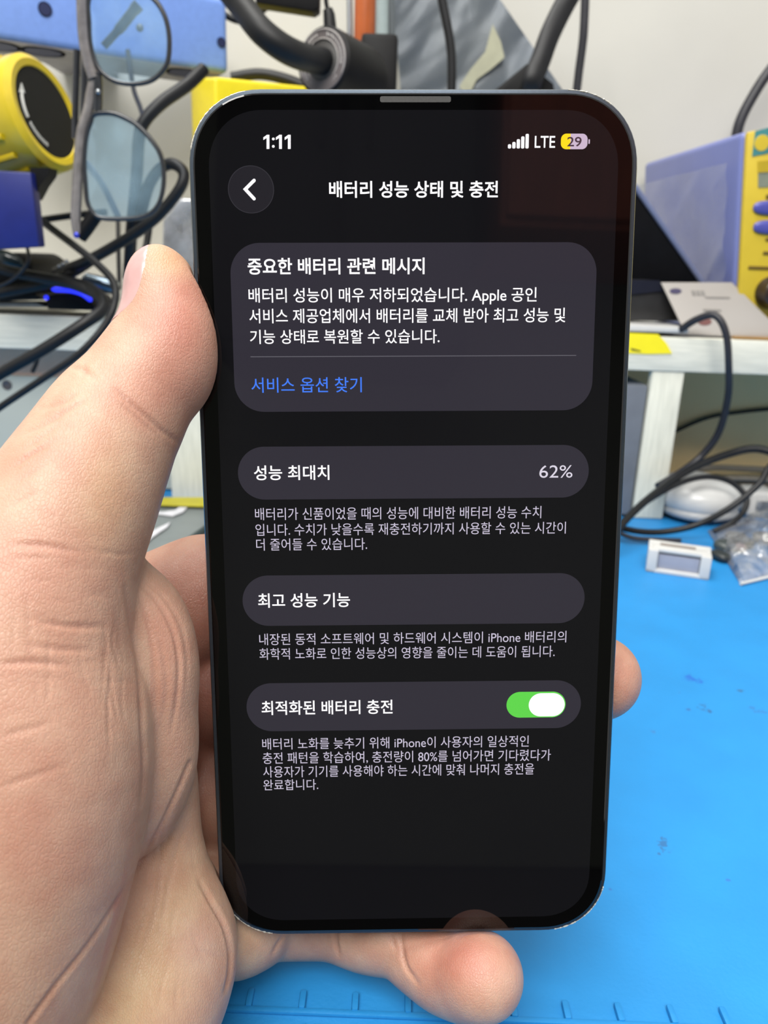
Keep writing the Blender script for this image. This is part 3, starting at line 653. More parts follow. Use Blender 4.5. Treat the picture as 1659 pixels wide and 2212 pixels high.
L = [
 ('thick black lead bending from the thumb down to the left edge, upper of two', [(-60, 850, 0.40), (0, 808, 0.40), (90, 757, 0.40), (180, 700, 0.405), (222, 668, 0.415), (216, 640, 0.425), (180, 618, 0.435), (120, 605, 0.44)], 25, M_cable),
 ('thinner black lead bending from the thumb down to the left edge, lower of two', [(-60, 925, 0.39), (0, 880, 0.39), (90, 820, 0.39), (170, 765, 0.39), (225, 705, 0.395), (248, 655, 0.40), (245, 610, 0.41), (210, 570, 0.42), (160, 530, 0.43), (120, 500, 0.44), (75, 465, 0.445)], 15, M_cable),
 ('flat black lead slanting up behind the lower spectacle lens', [(120, 590, 0.45), (180, 568, 0.44), (250, 530, 0.435), (310, 492, 0.43), (352, 455, 0.43), (390, 405, 0.43), (396, 372, 0.432), (372, 354, 0.434), (345, 366, 0.436), (322, 400, 0.44), (305, 460, 0.445), (296, 505, 0.45)], 22, M_cable),
 ('thick black lead running from the yellow box down behind the spectacles', [(440, 150, 0.46), (404, 184, 0.45), (350, 222, 0.44), (312, 262, 0.435), (300, 300, 0.435), (296, 370, 0.44), (290, 440, 0.445), (284, 500, 0.45), (278, 600, 0.46)], 24, M_cable),
 ('thin black lead hanging between the two lenses', [(276, 110, 0.52), (288, 190, 0.50), (302, 230, 0.48), (312, 262, 0.46)], 9, M_cable),
 ('black lead running level from behind the knob to the spectacles', [(60, 480, 0.47), (110, 472, 0.47), (170, 464, 0.47), (230, 458, 0.47)], 13, M_cable),
 ('black lead lying on the hub, topmost of the pile', [(-40, 570, 0.44), (30, 588, 0.438), (90, 600, 0.436), (150, 612, 0.434), (215, 640, 0.43), (240, 668, 0.43)], 22, M_cable),
 ('black lead crossing the pile under the topmost one', [(-40, 640, 0.446), (40, 625, 0.444), (100, 612, 0.442), (160, 586, 0.444), (200, 560, 0.446)], 22, M_cable),
 ('thin dark lead curling over the hub at the left edge', [(-20, 625, 0.436), (20, 608, 0.434), (48, 585, 0.432), (62, 560, 0.432), (58, 530, 0.436)], 7, M_cable_grey),
 ('short black lead stub hanging below the upper thick lead', [(84, 765, 0.43), (78, 785, 0.43), (70, 804, 0.43)], 9, M_cable),
 ('black lead rising to the top behind the gooseneck', [(455, -40, 0.58), (462, 10, 0.58), (520, 45, 0.57), (585, 8, 0.57), (630, -40, 0.57)], 12, M_cable),
 ('thin black lead standing behind the lower lens, left of two', [(255, 480, 0.50), (256, 540, 0.49), (258, 625, 0.48)], 9, M_cable),
 ('thin black lead standing behind the lower lens, right of two', [(325, 470, 0.47), (318, 520, 0.465), (310, 560, 0.46), (300, 640, 0.46)], 14, M_cable),
 ('black lead passing low behind the gooseneck and the yellow box', [(500, 168, 0.56), (560, 160, 0.56), (620, 172, 0.56), (690, 200, 0.56)], 20, M_cable),
]
for lb, pts, w_, m_ in L: cable(lb, pts, w_, m_)
pkt = thing('coil_clip', 'dark cable clip holding leads under the blue rack, left of the gooseneck', 'clip', on_y(280, 580, 0.44)) if False else None

# invented brown cabinet, added only for its mirror image in the phone glass
bc = thing('added_brown_cabinet', 'added brown cabinet behind the camera, mirrored in the phone glass top right', 'cabinet', (0.95, -1.3, -0.76))
M_brown = material('red_brown_wood', (214, 110, 84), 0.5, var=0.12, scale=8, stretch=(6, 1, 1))
CABX0, CABX1, CABZ0, CABZ1 = 0.268, 0.95, 0.672, 1.3
MB().box(((CABX0+CABX1)/2, -1.42, (CABZ0+CABZ1)/2), (CABX1-CABX0, 0.35, CABZ1-CABZ0), bevel=0.006).build('added_cabinet_case', M_brown, bc)
for k in (0, 1):
    xm = CABX0+(CABX1-CABX0)*(0.25+0.5*k)
    d_ = MB().box((xm, -1.235, (CABZ0+CABZ1)/2), ((CABX1-CABX0)/2-0.02, 0.02, CABZ1-CABZ0-0.03), bevel=0.004).build('added_door', M_brown, bc)
    h_ = MB().cyl((xm+(0.17 if k == 0 else -0.17), -1.20, 0.6), (xm+(0.17 if k == 0 else -0.17), -1.20, 0.75), 0.008, 12).build('handle', M_silver, d_)

bk = thing('added_black_cabinet', 'added black cabinet behind the camera, mirrored dark in the upper phone glass', 'cabinet', (-0.05, -1.35, -0.76))  # invented as well, added to darken the reflection in the upper screen
MB().box((-0.04, -1.42, 0.87), (0.50, 0.35, 0.92), bevel=0.006).build('added_cabinet_case', M_black, bk)
for sx in (-0.165, 0.085):
    d_ = MB().box((sx, -1.236, 0.87), (0.235, 0.018, 0.88), bevel=0.003).build('added_door', M_black, bk)
    MB().cyl((sx+(0.08 if sx < 0 else -0.08), -1.215, 0.8), (sx+(0.08 if sx < 0 else -0.08), -1.215, 0.9), 0.006, 12).build('handle', M_black, d_)
# ------------------------------------------------------------------ the phone
TLC = np.array([-30.989, -66.111, 119.875])            # top left front corner: camera frame, mm (x right, y down, z forward)
r1 = np.array([0.999875, -0.007087, 0.014104]); r1 /= np.linalg.norm(r1)
r2 = np.array([0.004778, 0.987508, 0.157493]); r2 -= r1*(r1@r2); r2 /= np.linalg.norm(r2)
r3 = np.cross(r1, r2)                                  # into the phone
PW, PH, PT = 71.5, 146.9, 7.8
def cam2world(p): return CAM+(RGT*p[0]-UP*p[1]+FWD*p[2])*0.001
def dirw(d): return RGT*d[0]-UP*d[1]+FWD*d[2]
ctr = cam2world(TLC+r1*PW/2+r2*PH/2)
ex, ey = dirw(r1), dirw(-r2); ez = ex.cross(ey)
PM = Matrix(((ex.x, ey.x, ez.x, ctr.x), (ex.y, ey.y, ez.y, ctr.y), (ex.z, ey.z, ez.z, ctr.z), (0, 0, 0, 1)))
PMI = PM.inverted()
phone = thing('smartphone', 'dark smartphone held upright by the hand, showing a battery health page in Korean', 'phone', (0, 0, 0))
phone.matrix_world = PM; bpy.context.view_layer.update()
def plocal(o, parent=phone):
    o.parent = parent; o.matrix_parent_inverse = Matrix.Identity(4); return o
def uv(px, py):
    """where the sight line through a pixel meets the phone's front: local metres"""
    d = ray(px, py); n_ = ez
    p = CAM+d*((ctr-CAM).dot(n_)/d.dot(n_))
    q_ = PMI@p
    return q_.x, q_.y
def rrect(x0, y0, x1, y1, r, n=10, p=2.0):
    pts = []
    for cx, cy, a0 in ((x1-r, y1-r, 0), (x0+r, y1-r, 90), (x0+r, y0+r, 180), (x1-r, y0+r, 270)):
        for k in range(n+1):
            a = math.radians(a0+90*k/n); c_, s_ = math.cos(a), math.sin(a)
            pts.append((cx+r*math.copysign(abs(c_)**(2/p), c_), cy+r*math.copysign(abs(s_)**(2/p), s_)))
    return pts
hw, hh = PW/2000, PH/2000
def loft(prof, name, mat, r=0.0118, n=14, cap0=True, cap1=True):
    mb = MB(); rings = []
    for ins, z in prof:
        rings.append([mb.bm.verts.new((x, y, z)) for x, y in rrect(-hw+ins, -hh+ins, hw-ins, hh-ins, r-ins, n, 2.15)])
    for A, B in zip(rings, rings[1:]):
        m_ = len(A)
        for k in range(m_): mb.bm.faces.new((A[k], A[(k+1) % m_], B[(k+1) % m_], B[k]))
    if cap0: mb.bm.faces.new(rings[0])
    if cap1: mb.bm.faces.new(rings[-1][::-1])
    return plocal(mb.build(name, mat, None, angle=50))
M_frame = material('midnight_aluminium', (108, 120, 134), 0.26, metal=0.85, var=0.06, scale=2000)
M_glass = material('black_screen_glass', (5, 5, 6), 0.03, var=0.02, spec=0.5)
M_backg = material('midnight_back_glass', (20, 24, 32), 0.08, var=0.02)
loft([(0.0007, -0.0002), (0.00018, -0.00022), (0.0, -0.0005), (0.0, -0.0073), (0.00018, -0.00762), (0.0007, -0.0077)], 'frame', M_frame)
fg = loft([(0.00095, 0.0), (0.00072, -0.00008), (0.00066, -0.0003)], 'front_glass', M_glass)
for p_ in fg.data.polygons: p_.use_smooth = False
loft([(0.00066, -0.0074), (0.0008, -0.00775), (0.0010, -0.0078)], 'back_glass', M_backg)
def pflat(name, poly, z, mat, parent):
    mb = MB(); mb.bm.faces.new([mb.bm.verts.new((x, y, z)) for x, y in poly])
    o = mb.build(name, mat, None, smooth=False); return plocal(o, parent)
def emis(name, rgb, k=1.0, rough=0.03):
    m = bpy.data.materials.new(name); m.use_nodes = True; nt = m.node_tree; b = nt.nodes['Principled BSDF']
    b.inputs['Base Color'].default_value = (0.004, 0.004, 0.005, 1); b.inputs['Roughness'].default_value = rough
    tc = nt.nodes.new('ShaderNodeTexCoord'); n = nt.nodes.new('ShaderNodeTexNoise'); n.inputs['Scale'].default_value = 9000
    nt.links.new(tc.outputs['Object'], n.inputs['Vector'])
    mr = nt.nodes.new('ShaderNodeMapRange'); mr.inputs['To Min'].default_value = k*0.94; mr.inputs['To Max'].default_value = k*1.06
    nt.links.new(n.outputs['Fac'], mr.inputs['Value']); nt.links.new(mr.outputs['Result'], b.inputs['Emission Strength'])
    b.inputs['Emission Color'].default_value = lin(*rgb)
    return m
M_disp = emis('display_black', (3, 3, 4))
M_cardm = emis('display_card', (47, 44, 53)); M_btnm = emis('display_button', (31, 29, 34)); M_btnr = emis('display_button_rim', (52, 50, 56))
M_txt = emis('display_white', (255, 252, 255), 1.15); M_txt2 = emis('display_grey_text', (204, 196, 216)); M_txt3 = emis('display_value_text', (222, 216, 230))
M_link = emis('display_blue_text', (66, 124, 246), 1.05); M_sep = emis('display_separator', (98, 96, 104))
M_green = emis('display_green', (94, 210, 74), 1.05); M_batt = emis('display_battery_grey', (206, 184, 208)); M_byel = emis('display_battery_yellow', (252, 214, 20), 1.1); M_bdark = emis('display_battery_digits', (70, 50, 62))
disp = plocal(MB().prism([V((x, y, 0.00002)) for x, y in rrect(-hw+0.0032, -hh+0.0032, hw-0.0032, hh-0.0032, 0.0088, 14, 2.15)], (0, 0, -0.00001)).build('display', M_disp, None, smooth=False))
def pill(name, x0, y0, x1, y1, r, mat, z=0.00004, parent=None, n=12):
    """pixel corners: left, top, right, bottom; r in metres (None = half the height)"""
    ym, xm = (y0+y1)/2, (x0+x1)/2
    ux0, ux1 = uv(x0, ym)[0], uv(x1, ym)[0]; vy0, vy1 = uv(xm, y0)[1], uv(xm, y1)[1]
    if r is None: r = (vy0-vy1)/2*0.999
    return pflat(name, rrect(ux0, vy1, ux1, vy0, r, n), z, mat, parent or disp)
DG = None
def text(body, xl, xr, ytop, ybot, mat, bold=0.0, z=0.00007, name='text', parent=None):
    global DG
    def mesh(s, off):
        cu = bpy.data.curves.new('t', 'FONT'); cu.body = s; cu.size = 1; cu.offset = off; cu.resolution_u = 5
        o = bpy.data.objects.new('t', cu); COL.objects.link(o)
        me = bpy.data.meshes.new_from_object(o.evaluated_get(bpy.context.evaluated_depsgraph_get()))
        bpy.data.objects.remove(o); bpy.data.curves.remove(cu)
        return me
    def bounds(me):
        a = np.empty(len(me.vertices)*3); me.vertices.foreach_get('co', a); a = a.reshape(-1, 3); return a.min(0), a.max(0)
    me = mesh(body, bold); lo_, hi_ = bounds(me)
    ref = ''.join(ch for ch in body if ord(ch) > 0x2000)
    if ref:
        rm = mesh(ref, bold); rl_, rh_ = bounds(rm); bpy.data.meshes.remove(rm)
    else: rl_, rh_ = lo_, hi_
    ym = (ytop+ybot)/2
    ux0, ux1 = uv(xl, ym)[0], uv(xr, ym)[0]; xm = (xl+xr)/2
    vt, vb = uv(xm, ytop)[1], uv(xm, ybot)[1]
    sx, sy = (ux1-ux0)/(hi_[0]-lo_[0]), (vt-vb)/(rh_[1]-rl_[1])
    me.transform(Matrix(((sx, 0, 0, ux0-lo_[0]*sx), (0, sy, 0, vb-rl_[1]*sy), (0, 0, 0, z), (0, 0, 0, 1))))
    o = bpy.data.objects.new(name, me); COL.objects.link(o); me.materials.clear(); me.materials.append(mat)
    return plocal(o, parent or disp)
BD = 0.018
# status bar
cm = MB()
def cpoly(pts, mb=cm): mb.bm.faces.new([mb.bm.verts.new((*uv(*p), 0.00007)) for p in pts])
for xs in (576.0, 603.0, 622.0):
    cpoly([(xs, 291.5), (xs+6.0, 291.5), (xs+6.0, 322), (xs, 322)]); cpoly([(xs+1, 291.5), (xs+1, 297.8), (xs-7.0, 302.8), (xs-7.0, 297.0)])
for yc in (300.5, 316.5): cpoly([(590.5+3.0*math.cos(t), yc+3.0*math.sin(t)) for t in np.linspace(0, 6.283, 16, endpoint=False)])
plocal(cm.build('clock_text', M_txt, None, smooth=False), disp)
for k in range(5):
    pass
for k, (x0, x1, y0) in enumerate(((1097, 1104, 312), (1106.5, 1113.5, 307), (1116, 1123, 301), (1125.5, 1132.5, 295), (1135, 1142, 289.5))[:5]):
    if k == 4: pill('signal_bar', x0, y0, x1, 321, 0.00018, M_txt, 0.00007)
    else: pill('signal_bar', x0, y0, x1, 321, 0.00018, M_txt, 0.00007)
text('LTE', 1155, 1199, 294, 319.5, M_txt, 0.008, name='network_text')
pill('battery_icon', 1212, 289, 1269, 322.5, 0.00085, M_batt, 0.00005)
bx0, by0 = uv(1212, 289); bx1, by1 = uv(1231.5, 322.5)
pl_ = [(x, y) for x, y in rrect(bx0, by1, bx1+0.002, by0, 0.00085, 10) if x <= bx1]
pflat('battery_level', [(bx1, by0)]+[p for p in pl_]+[(bx1, by1)], 0.00006, M_byel, disp)
text('29', 1225, 1256, 296, 317, M_bdark, 0.012, z=0.00008, name='battery_text')
pill('battery_cap', 1271, 301, 1274, 311, 0.0001, M_batt, 0.00006)
# title row
pill('back_button_rim', 492.5, 357.5, 592, 461, None, M_btnr, 0.00003, n=20)
pill('back_button', 494, 359, 590.5, 459.5, None, M_btnm, 0.00004, n=20)
cpts = [V((*uv(*p), 0.0)) for p in ((549, 390), (530, 409), (549, 429.5))]
def stroke(a, b2, c_, w_):
    mb = MB(); d1, d2 = (b2-a).normalized(), (c_-b2).normalized(); n1, n2 = V((-d1.y, d1.x, 0)), V((-d2.y, d2.x, 0)); nm = (n1+n2).normalized(); k_ = w_/nm.dot(n1)
    L_, R_ = [a+n1*w_, b2+nm*k_, c_+n2*w_], [a-n1*w_, b2-nm*k_, c_-n2*w_]
    for q1, q2 in ((0, 1), (1, 2)): mb.bm.faces.new([mb.bm.verts.new(v+V((0, 0, 0.00007))) for v in (L_[q1], L_[q2], R_[q2], R_[q1])])
    for q1, q2 in ((a, n1), (c_, n2)): mb.bm.faces.new([mb.bm.verts.new(q1+V((math.cos(t)*w_, math.sin(t)*w_, 0.000071))) for t in np.linspace(0, 6.283, 14, endpoint=False)])
    return plocal(mb.build('back_arrow', M_txt, None, smooth=False), disp)
stroke(*cpts, 0.00026)
text('배터리 성능 상태 및 충전', 711, 1075.5, 391, 427.5, M_txt, BD, name='title_text')
# message card
pill('message_card', 502, 524, 1284, 888, 0.0048, M_cardm)
text('중요한 배터리 관련 메시지', 535, 917, 557, 593, M_txt, BD, name='headline_text')
text('배터리 성능이 매우 저하되었습니다. Apple 공인', 537, 1159, 621.5, 653, M_txt, 0.006, name='body_text')
text('서비스 제공업체에서 배터리를 교체 받아 최고 성능 및', 538.5, 1221, 666, 697.5, M_txt, 0.006, name='body_text')
text('기능 상태로 복원할 수 있습니다.', 540, 949.5, 711.5, 742.5, M_txt, 0.006, name='body_text')
pill('separator', 541, 768.4, 1244.5, 770.2, 0.00005, M_sep, 0.00006)
text('서비스 옵션 찾기', 543, 781.5, 815, 848, M_link, 0.004, name='link_text')
pill('capacity_row', 514, 963, 1271.5, 1077, None, M_cardm, n=20)
text('성능 최대치', 548.5, 711.5, 1005, 1037, M_txt, 0.012, name='row_text')
text('62%', 1165, 1236.5, 1005, 1032, M_txt3, 0.0, name='value_text')
for s_, a, b2, c_, d_ in (('배터리가 신품이었을 때의 성능에 대비한 배터리 성능 수치', 551, 1169, 1095, 1121.5), ('입니다. 수치가 낮을수록 재충전하기까지 사용할 수 있는 시간이', 552, 1222, 1129, 1155), ('더 줄어들 수 있습니다.', 553.5, 793, 1162.5, 1188.5),
                     ('내장된 동적 소프트웨어 및 하드웨어 시스템이 iPhone 배터리의', 560, 1223, 1365.5, 1390.5), ('화학적 노화로 인한 성능상의 영향을 줄이는 데 도움이 됩니다.', 560.5, 1198, 1397, 1422),
                     ('배터리 노화를 늦추기 위해 iPhone이 사용자의 일상적인', 566.5, 1142, 1591.5, 1616), ('충전 패턴을 학습하여, 충전량이 80%를 넘어가면 기다렸다가', 567.5, 1189.5, 1621.5, 1646.5), ('사용자가 기기를 사용해야 하는 시간에 맞춰 나머지 충전을', 568.5, 1153.5, 1651.5, 1676), ('완료합니다.', 569, 687.5, 1683, 1706.5)):
    text(s_, a, b2, c_, d_, M_txt2, 0.0, name='note_text')
pill('performance_row', 524, 1240.5, 1262.5, 1349, None, M_cardm, n=20)
text('최고 성능 기능', 557.5, 756, 1281, 1312, M_txt, 0.012, name='row_text')
pill('charging_row', 532.5, 1472.5, 1254.5, 1576, None, M_cardm, n=20)
text('최적화된 배터리 충전', 565, 848, 1512.5, 1543, M_txt, 0.012, name='row_text')
pill('toggle_track', 1094, 1494, 1221.5, 1549.5, None, M_green, 0.00006, n=20)
pill('toggle_knob', 1142, 1497, 1219.5, 1547, None, M_txt, 0.00008, n=20)
# earpiece slot, buttons, worn paint on the corners
pill('earpiece_slot', 821, 208, 974, 221, 0.0003, material('earpiece_mesh', (44, 43, 43), 0.6, var=0.3, scale=3000), 0.00003, parent=phone)
for y_, l_ in ((0.030, 0.0075), (0.016, 0.0065), (0.046, 0.003)):
    plocal(MB().box((-hw-0.00005, y_, -0.0039), (0.0005, l_*1.6, 0.0026), bevel=0.0003).build('side_button', M_frame, None))
plocal(MB().box((hw+0.0002, 0.02, -0.0039), (0.0007, 0.017, 0.0026), bevel=0.0003).build('side_button', M_frame, None))
rng = np.random.RandomState(4)
outl = rrect(-hw+0.00016, -hh+0.00016, hw-0.00016, hh-0.00016, 0.0118-0.00016, 40, 2.15)
M_worn = material('worn_bare_aluminium', (235, 232, 222), 0.35, metal=0.4, var=0.1)
def wear(i0, i1):
    # one irregular ribbon of bare metal along a corner, wide where the paint has chipped
    pts, rad = [], []
    for i in np.arange(i0, i1, 0.5):
        f = i % 1; a, b2 = outl[int(i) % len(outl)], outl[(int(i)+1) % len(outl)]
        pts.append(V((a[0]*(1-f)+b2[0]*f, a[1]*(1-f)+b2[1]*f, -0.00024))); rad.append(0.00004+0.00014*rng.rand()**2)
    plocal(MB().tube(pts, rad, 6).build('worn_edge', M_worn, None))
wear(24, 40); wear(46, 76); wear(86, 118); wear(128, 158)
# ------------------------------------------------------------------ the hand
# worked out in the camera's frame in mm (x right, y down, z forward); every joint has its own depth
def P3(px, py, z): return np.array([(px-W_PX/2)/F_PX*z, (py-H_PX/2)/F_PX*z, z])
HS = 0.42
LO, HI = np.array([-92.0, -50.0, 84.0]), np.array([54.0, 122.0, 184.0])
NX = [int(math.ceil(c)) for c in (HI-LO)/HS]
GX, GY_, GZ = [LO[i]+HS*np.arange(NX[i]) for i in range(3)]
FIELD = np.full(NX, 12.0, np.float32)
def region(lo, hi):
    a = [max(0, int((lo[i]-LO[i])/HS)) for i in range(3)]; b2 = [min(NX[i], int((hi[i]-LO[i])/HS)+2) for i in range(3)]
    return tuple(slice(x, max(x+1, y)) for x, y in zip(a, b2))
def coords(sl): return np.meshgrid(GX[sl[0]], GY_[sl[1]], GZ[sl[2]], indexing='ij')
def smin(a, b2, k):
    h_ = np.maximum(k-np.abs(a-b2), 0)/k
    return np.minimum(a, b2)-h_*h_*k*0.25
def capsule(a, b2, ra, rb_, k=3.0, acc=None):
    m_ = max(ra, rb_)+k+2.5
    sl = region(np.minimum(a, b2)-m_, np.maximum(a, b2)+m_)
    X, Y, Z = coords(sl); d = b2-a; L2 = float(d@d)+1e-9
    t = np.clip(((X-a[0])*d[0]+(Y-a[1])*d[1]+(Z-a[2])*d[2])/L2, 0, 1)
    D = np.sqrt((X-a[0]-t*d[0])**2+(Y-a[1]-t*d[1])**2+(Z-a[2]-t*d[2])**2)-(ra+(rb_-ra)*t)
    FIELD[sl] = smin(FIELD[sl], D.astype(np.float32), k)
def chain(nodes, k=3.0):
    """nodes: (px, py, depth, radius in px)"""
    q_ = [(P3(a, b2, z), r*z/F_PX) for a, b2, z, r in nodes]
    # rounder flow: subdivide with catmull-rom
    pts = catmull([V(p) for p, r in q_], 4); rr_ = [v.x for v in catmull([V((r, 0, 0)) for p, r in q_], 4)]
    for i in range(len(pts)-1): capsule(np.array(pts[i]), np.array(pts[i+1]), rr_[i], rr_[i+1], k if i == 0 else max(0.5, k*0.5))
def blob(px, py, z, rx, ry, rz, rot=0.0, k=3.0):
    """ellipsoid: rx, ry in px, rz in mm, turned in the picture plane"""
    c = P3(px, py, z); ax, ay = rx*z/F_PX, ry*z/F_PX; m_ = max(ax, ay, rz)+k+2.5
    sl = region(c-m_, c+m_); X, Y, Z = coords(sl); X = X-c[0]; Y = Y-c[1]; Z = Z-c[2]
    cr_, sr_ = math.cos(rot), math.sin(rot); x_ = X*cr_+Y*sr_; y_ = -X*sr_+Y*cr_
    k0 = np.sqrt((x_/ax)**2+(y_/ay)**2+(Z/rz)**2); k1 = np.sqrt((x_/ax**2)**2+(y_/ay**2)**2+(Z/rz**2)**2)+1e-9
    D = np.clip(k0*(k0-1)/k1, -20, 20)
    FIELD[sl] = smin(FIELD[sl], D.astype(np.float32), k)

THUMB = [(352, 606, 125.5, 64), (358, 650, 125.5, 84), (354, 730, 125.5, 104), (318, 820, 124, 122), (240, 925, 121.5, 135), (170, 1060, 118, 166), (88, 1225, 115, 198), (20, 1420, 114, 255), (10, 1620, 114.5, 305), (-60, 1850, 114, 335), (-190, 2080, 113, 360)]
chain([(352, 606, 125.5, 64), (358, 650, 125.5, 84), (354, 730, 125.5, 104), (316, 815, 124, 121), (240, 925, 121.5, 135)], 1.0)
blob(392, 760, 125.5, 68, 112, 6.6, -0.12, 4.0)
blob(330, 595, 125.3, 42, 58, 4.4, 0.35, 3.0)
chain([(240, 925, 121.5, 135), (170, 1060, 118, 166), (88, 1225, 115, 198), (20, 1420, 114, 255), (10, 1620, 114.5, 305), (-60, 1850, 114, 335), (-190, 2080, 113, 360)], 3.0)
# web between thumb and index, folded
chain([(210, 1230, 123, 62), (292, 1330, 125, 92), (318, 1430, 126, 98), (316, 1530, 127, 97), (308, 1640, 128, 106), (270, 1740, 129, 110)], 4.0)
# palm behind the phone, index root, heel of the hand
blob(330, 1690, 167, 300, 440, 13.5, 0.0, 6.0)
blob(110, 1720, 150, 300, 500, 22.0, 0.0, 6.0)
chain([(230, 1450, 156, 150), (330, 1352, 157, 138), (448, 1282, 158, 120)], 5.0)
chain([(350, 1640, 136, 62), (356, 1730, 137, 62), (366, 1810, 138, 58), (378, 1882, 138, 54), (370, 1950, 137, 74)], 4.0)
chain([(250, 1890, 138, 130), (325, 2040, 138, 168), (258, 2200, 132, 186), (130, 2360, 122, 230), (-120, 2480, 112, 320)], 7.0)
chain([(-190, 2080, 113, 360), (-400, 2330, 106, 400), (-700, 2600, 92, 470)], 9.0)
# fingers behind the phone: index, middle, ring
chain([(448, 1282, 158, 120), (700, 1235, 159, 96), (950, 1212, 159, 88), (1150, 1204, 157, 78)], 3.0)
chain([(380, 1500, 161, 115), (700, 1478, 160, 100), (1000, 1470, 158, 94), (1180, 1466, 155, 90), (1292, 1463, 148.5, 90)], 3.0)
chain([(400, 1730, 163, 112), (700, 1690, 159.5, 96), (1000, 1680, 160, 90), (1200, 1690, 158, 80)], 3.0)
# little finger under the phone's lower edge
chain([(430, 1960, 153, 105), (500, 1990, 155, 104), (560, 1985, 158, 85)], 4.0)
chain([(560, 1975, 160, 88), (650, 1978, 162, 84), (725, 1984, 161.5, 78)], 1.2)
chain([(725, 1984, 161.5, 80), (790, 2005, 159, 84), (850, 2016, 156, 84)], 1.0)
chain([(885, 2040, 154, 80), (950, 2084, 150, 86), (1003, 2104, 146, 91), (1040, 2109, 142, 90)], 0.6)
blob(970, 2090, 149, 104, 84, 7.4, 0.35, 1.5)

# clear the phone's own volume so that skin presses against it
def phone_sdf(X, Y, Z, grow):
    X = X-TLC[0]; Y = Y-TLC[1]; Z = Z-TLC[2]
    u = X*r1[0]+Y*r1[1]+Z*r1[2]-PW/2; v_ = X*r2[0]+Y*r2[1]+Z*r2[2]-PH/2; d_ = X*r3[0]+Y*r3[1]+Z*r3[2]-PT/2
    rc_ = 11.5; qx, qy = np.abs(u)-(PW/2-rc_), np.abs(v_)-(PH/2-rc_)
    s2 = np.sqrt(np.maximum(qx, 0)**2+np.maximum(qy, 0)**2)+np.minimum(np.maximum(qx, qy), 0)-rc_
    q1, q2 = s2+0.6, np.abs(d_)-PT/2+0.6
    return np.sqrt(np.maximum(q1, 0)**2+np.maximum(q2, 0)**2)+np.minimum(np.maximum(q1, q2), 0)-0.6-grow
for i0 in range(0, NX[0], 40):
    sl = (slice(i0, i0+40), slice(0, NX[1]), slice(0, NX[2]))
    X, Y, Z = coords(sl); D = -phone_sdf(X, Y, Z, 0.42)
    A = FIELD[sl]; k_ = 0.8; h_ = np.maximum(k_-np.abs(A-D), 0)/k_
    FIELD[sl] = np.maximum(A, D)+h_*h_*k_*0.25
FIELD[0] = FIELD[-1] = 5; FIELD[:, 0] = FIELD[:, -1] = 5; FIELD[:, :, 0] = FIELD[:, :, -1] = 5

def surface_nets(Fd):
    nx, ny, nz = Fd.shape; ins = Fd < 0
    c = [ins[i:nx-1+i, j:ny-1+j, k:nz-1+k] for i in (0, 1) for j in (0, 1) for k in (0, 1)]
    cnt = sum(x.astype(np.uint8) for x in c); act = (cnt > 0) & (cnt < 8)
    ids = np.argwhere(act); n_ = len(ids)
    idx = np.full(act.shape, -1, np.int64); idx[act] = np.arange(n_)
    off = [(i, j, k) for i in (0, 1) for j in (0, 1) for k in (0, 1)]
    val = np.stack([Fd[ids[:, 0]+o[0], ids[:, 1]+o[1], ids[:, 2]+o[2]] for o in off], 1).astype(np.float64)
    acc = np.zeros((n_, 3)); num = np.zeros(n_)
    for a in range(8):
        for b2 in range(a+1, 8):
            da = np.array(off[b2])-np.array(off[a])
            if np.abs(da).sum() != 1: continue
            va, vb = val[:, a], val[:, b2]; m_ = (va < 0) != (vb < 0)
            t = np.where(m_, va/np.where(m_, va-vb, 1), 0)
            acc += np.where(m_[:, None], np.array(off[a])[None]+t[:, None]*da[None], 0); num += m_
    verts = ids+acc/num[:, None]
    quads = []
    for ax in range(3):
        a1, a2 = (ax+1) % 3, (ax+2) % 3
        sl0 = [slice(1, s-1) for s in Fd.shape]; sl1 = list(sl0)
        sl0[ax] = slice(0, Fd.shape[ax]-1); sl1[ax] = slice(1, Fd.shape[ax])
        A, B = ins[tuple(sl0)], ins[tuple(sl1)]
        e = np.argwhere(A != B); 
        base = e.copy(); base[:, a1] += 1; base[:, a2] += 1   # grid node
        inside = A[e[:, 0], e[:, 1], e[:, 2]]
        def cell(d1, d2):
            q_ = base.copy(); q_[:, a1] -= d1; q_[:, a2] -= d2; return idx[q_[:, 0], q_[:, 1], q_[:, 2]]
        Q = np.stack([cell(1, 1), cell(0, 1), cell(0, 0), cell(1, 0)], 1)
        Q[~inside] = Q[~inside][:, ::-1]
        quads.append(Q)
    return verts, np.concatenate(quads)
vts, fcs = surface_nets(FIELD)
fcs = fcs[(fcs >= 0).all(1)]
vts = LO+vts*HS
ed_ = np.concatenate([fcs[:, [0, 1]], fcs[:, [1, 2]], fcs[:, [2, 3]], fcs[:, [3, 0]]]); ed_ = np.concatenate([ed_, ed_[:, ::-1]])
deg = np.bincount(ed_[:, 0], minlength=len(vts)).astype(float)
def relax(v_, it, lam):
    for _ in range(it):
        s_ = np.stack([np.bincount(ed_[:, 0], weights=v_[ed_[:, 1], i], minlength=len(v_)) for i in range(3)], 1)/deg[:, None]
        v_ = v_+lam*(s_-v_)
    return v_
vts = relax(vts, 3, 0.5)
def normals(v_):
    n_ = np.cross(v_[fcs[:, 2]]-v_[fcs[:, 0]], v_[fcs[:, 3]]-v_[fcs[:, 1]]); out = np.zeros_like(v_)
    for i in range(4):
        for a in range(3): out[:, a] += np.bincount(fcs[:, i], weights=n_[:, a], minlength=len(v_))
    return out/(np.linalg.norm(out, axis=1)[:, None]+1e-12)
NRM = normals(vts)
if np.mean(np.einsum('ij,ij->i', NRM, vts-vts.mean(0))) < 0: fcs = fcs[:, ::-1]; NRM = -NRM
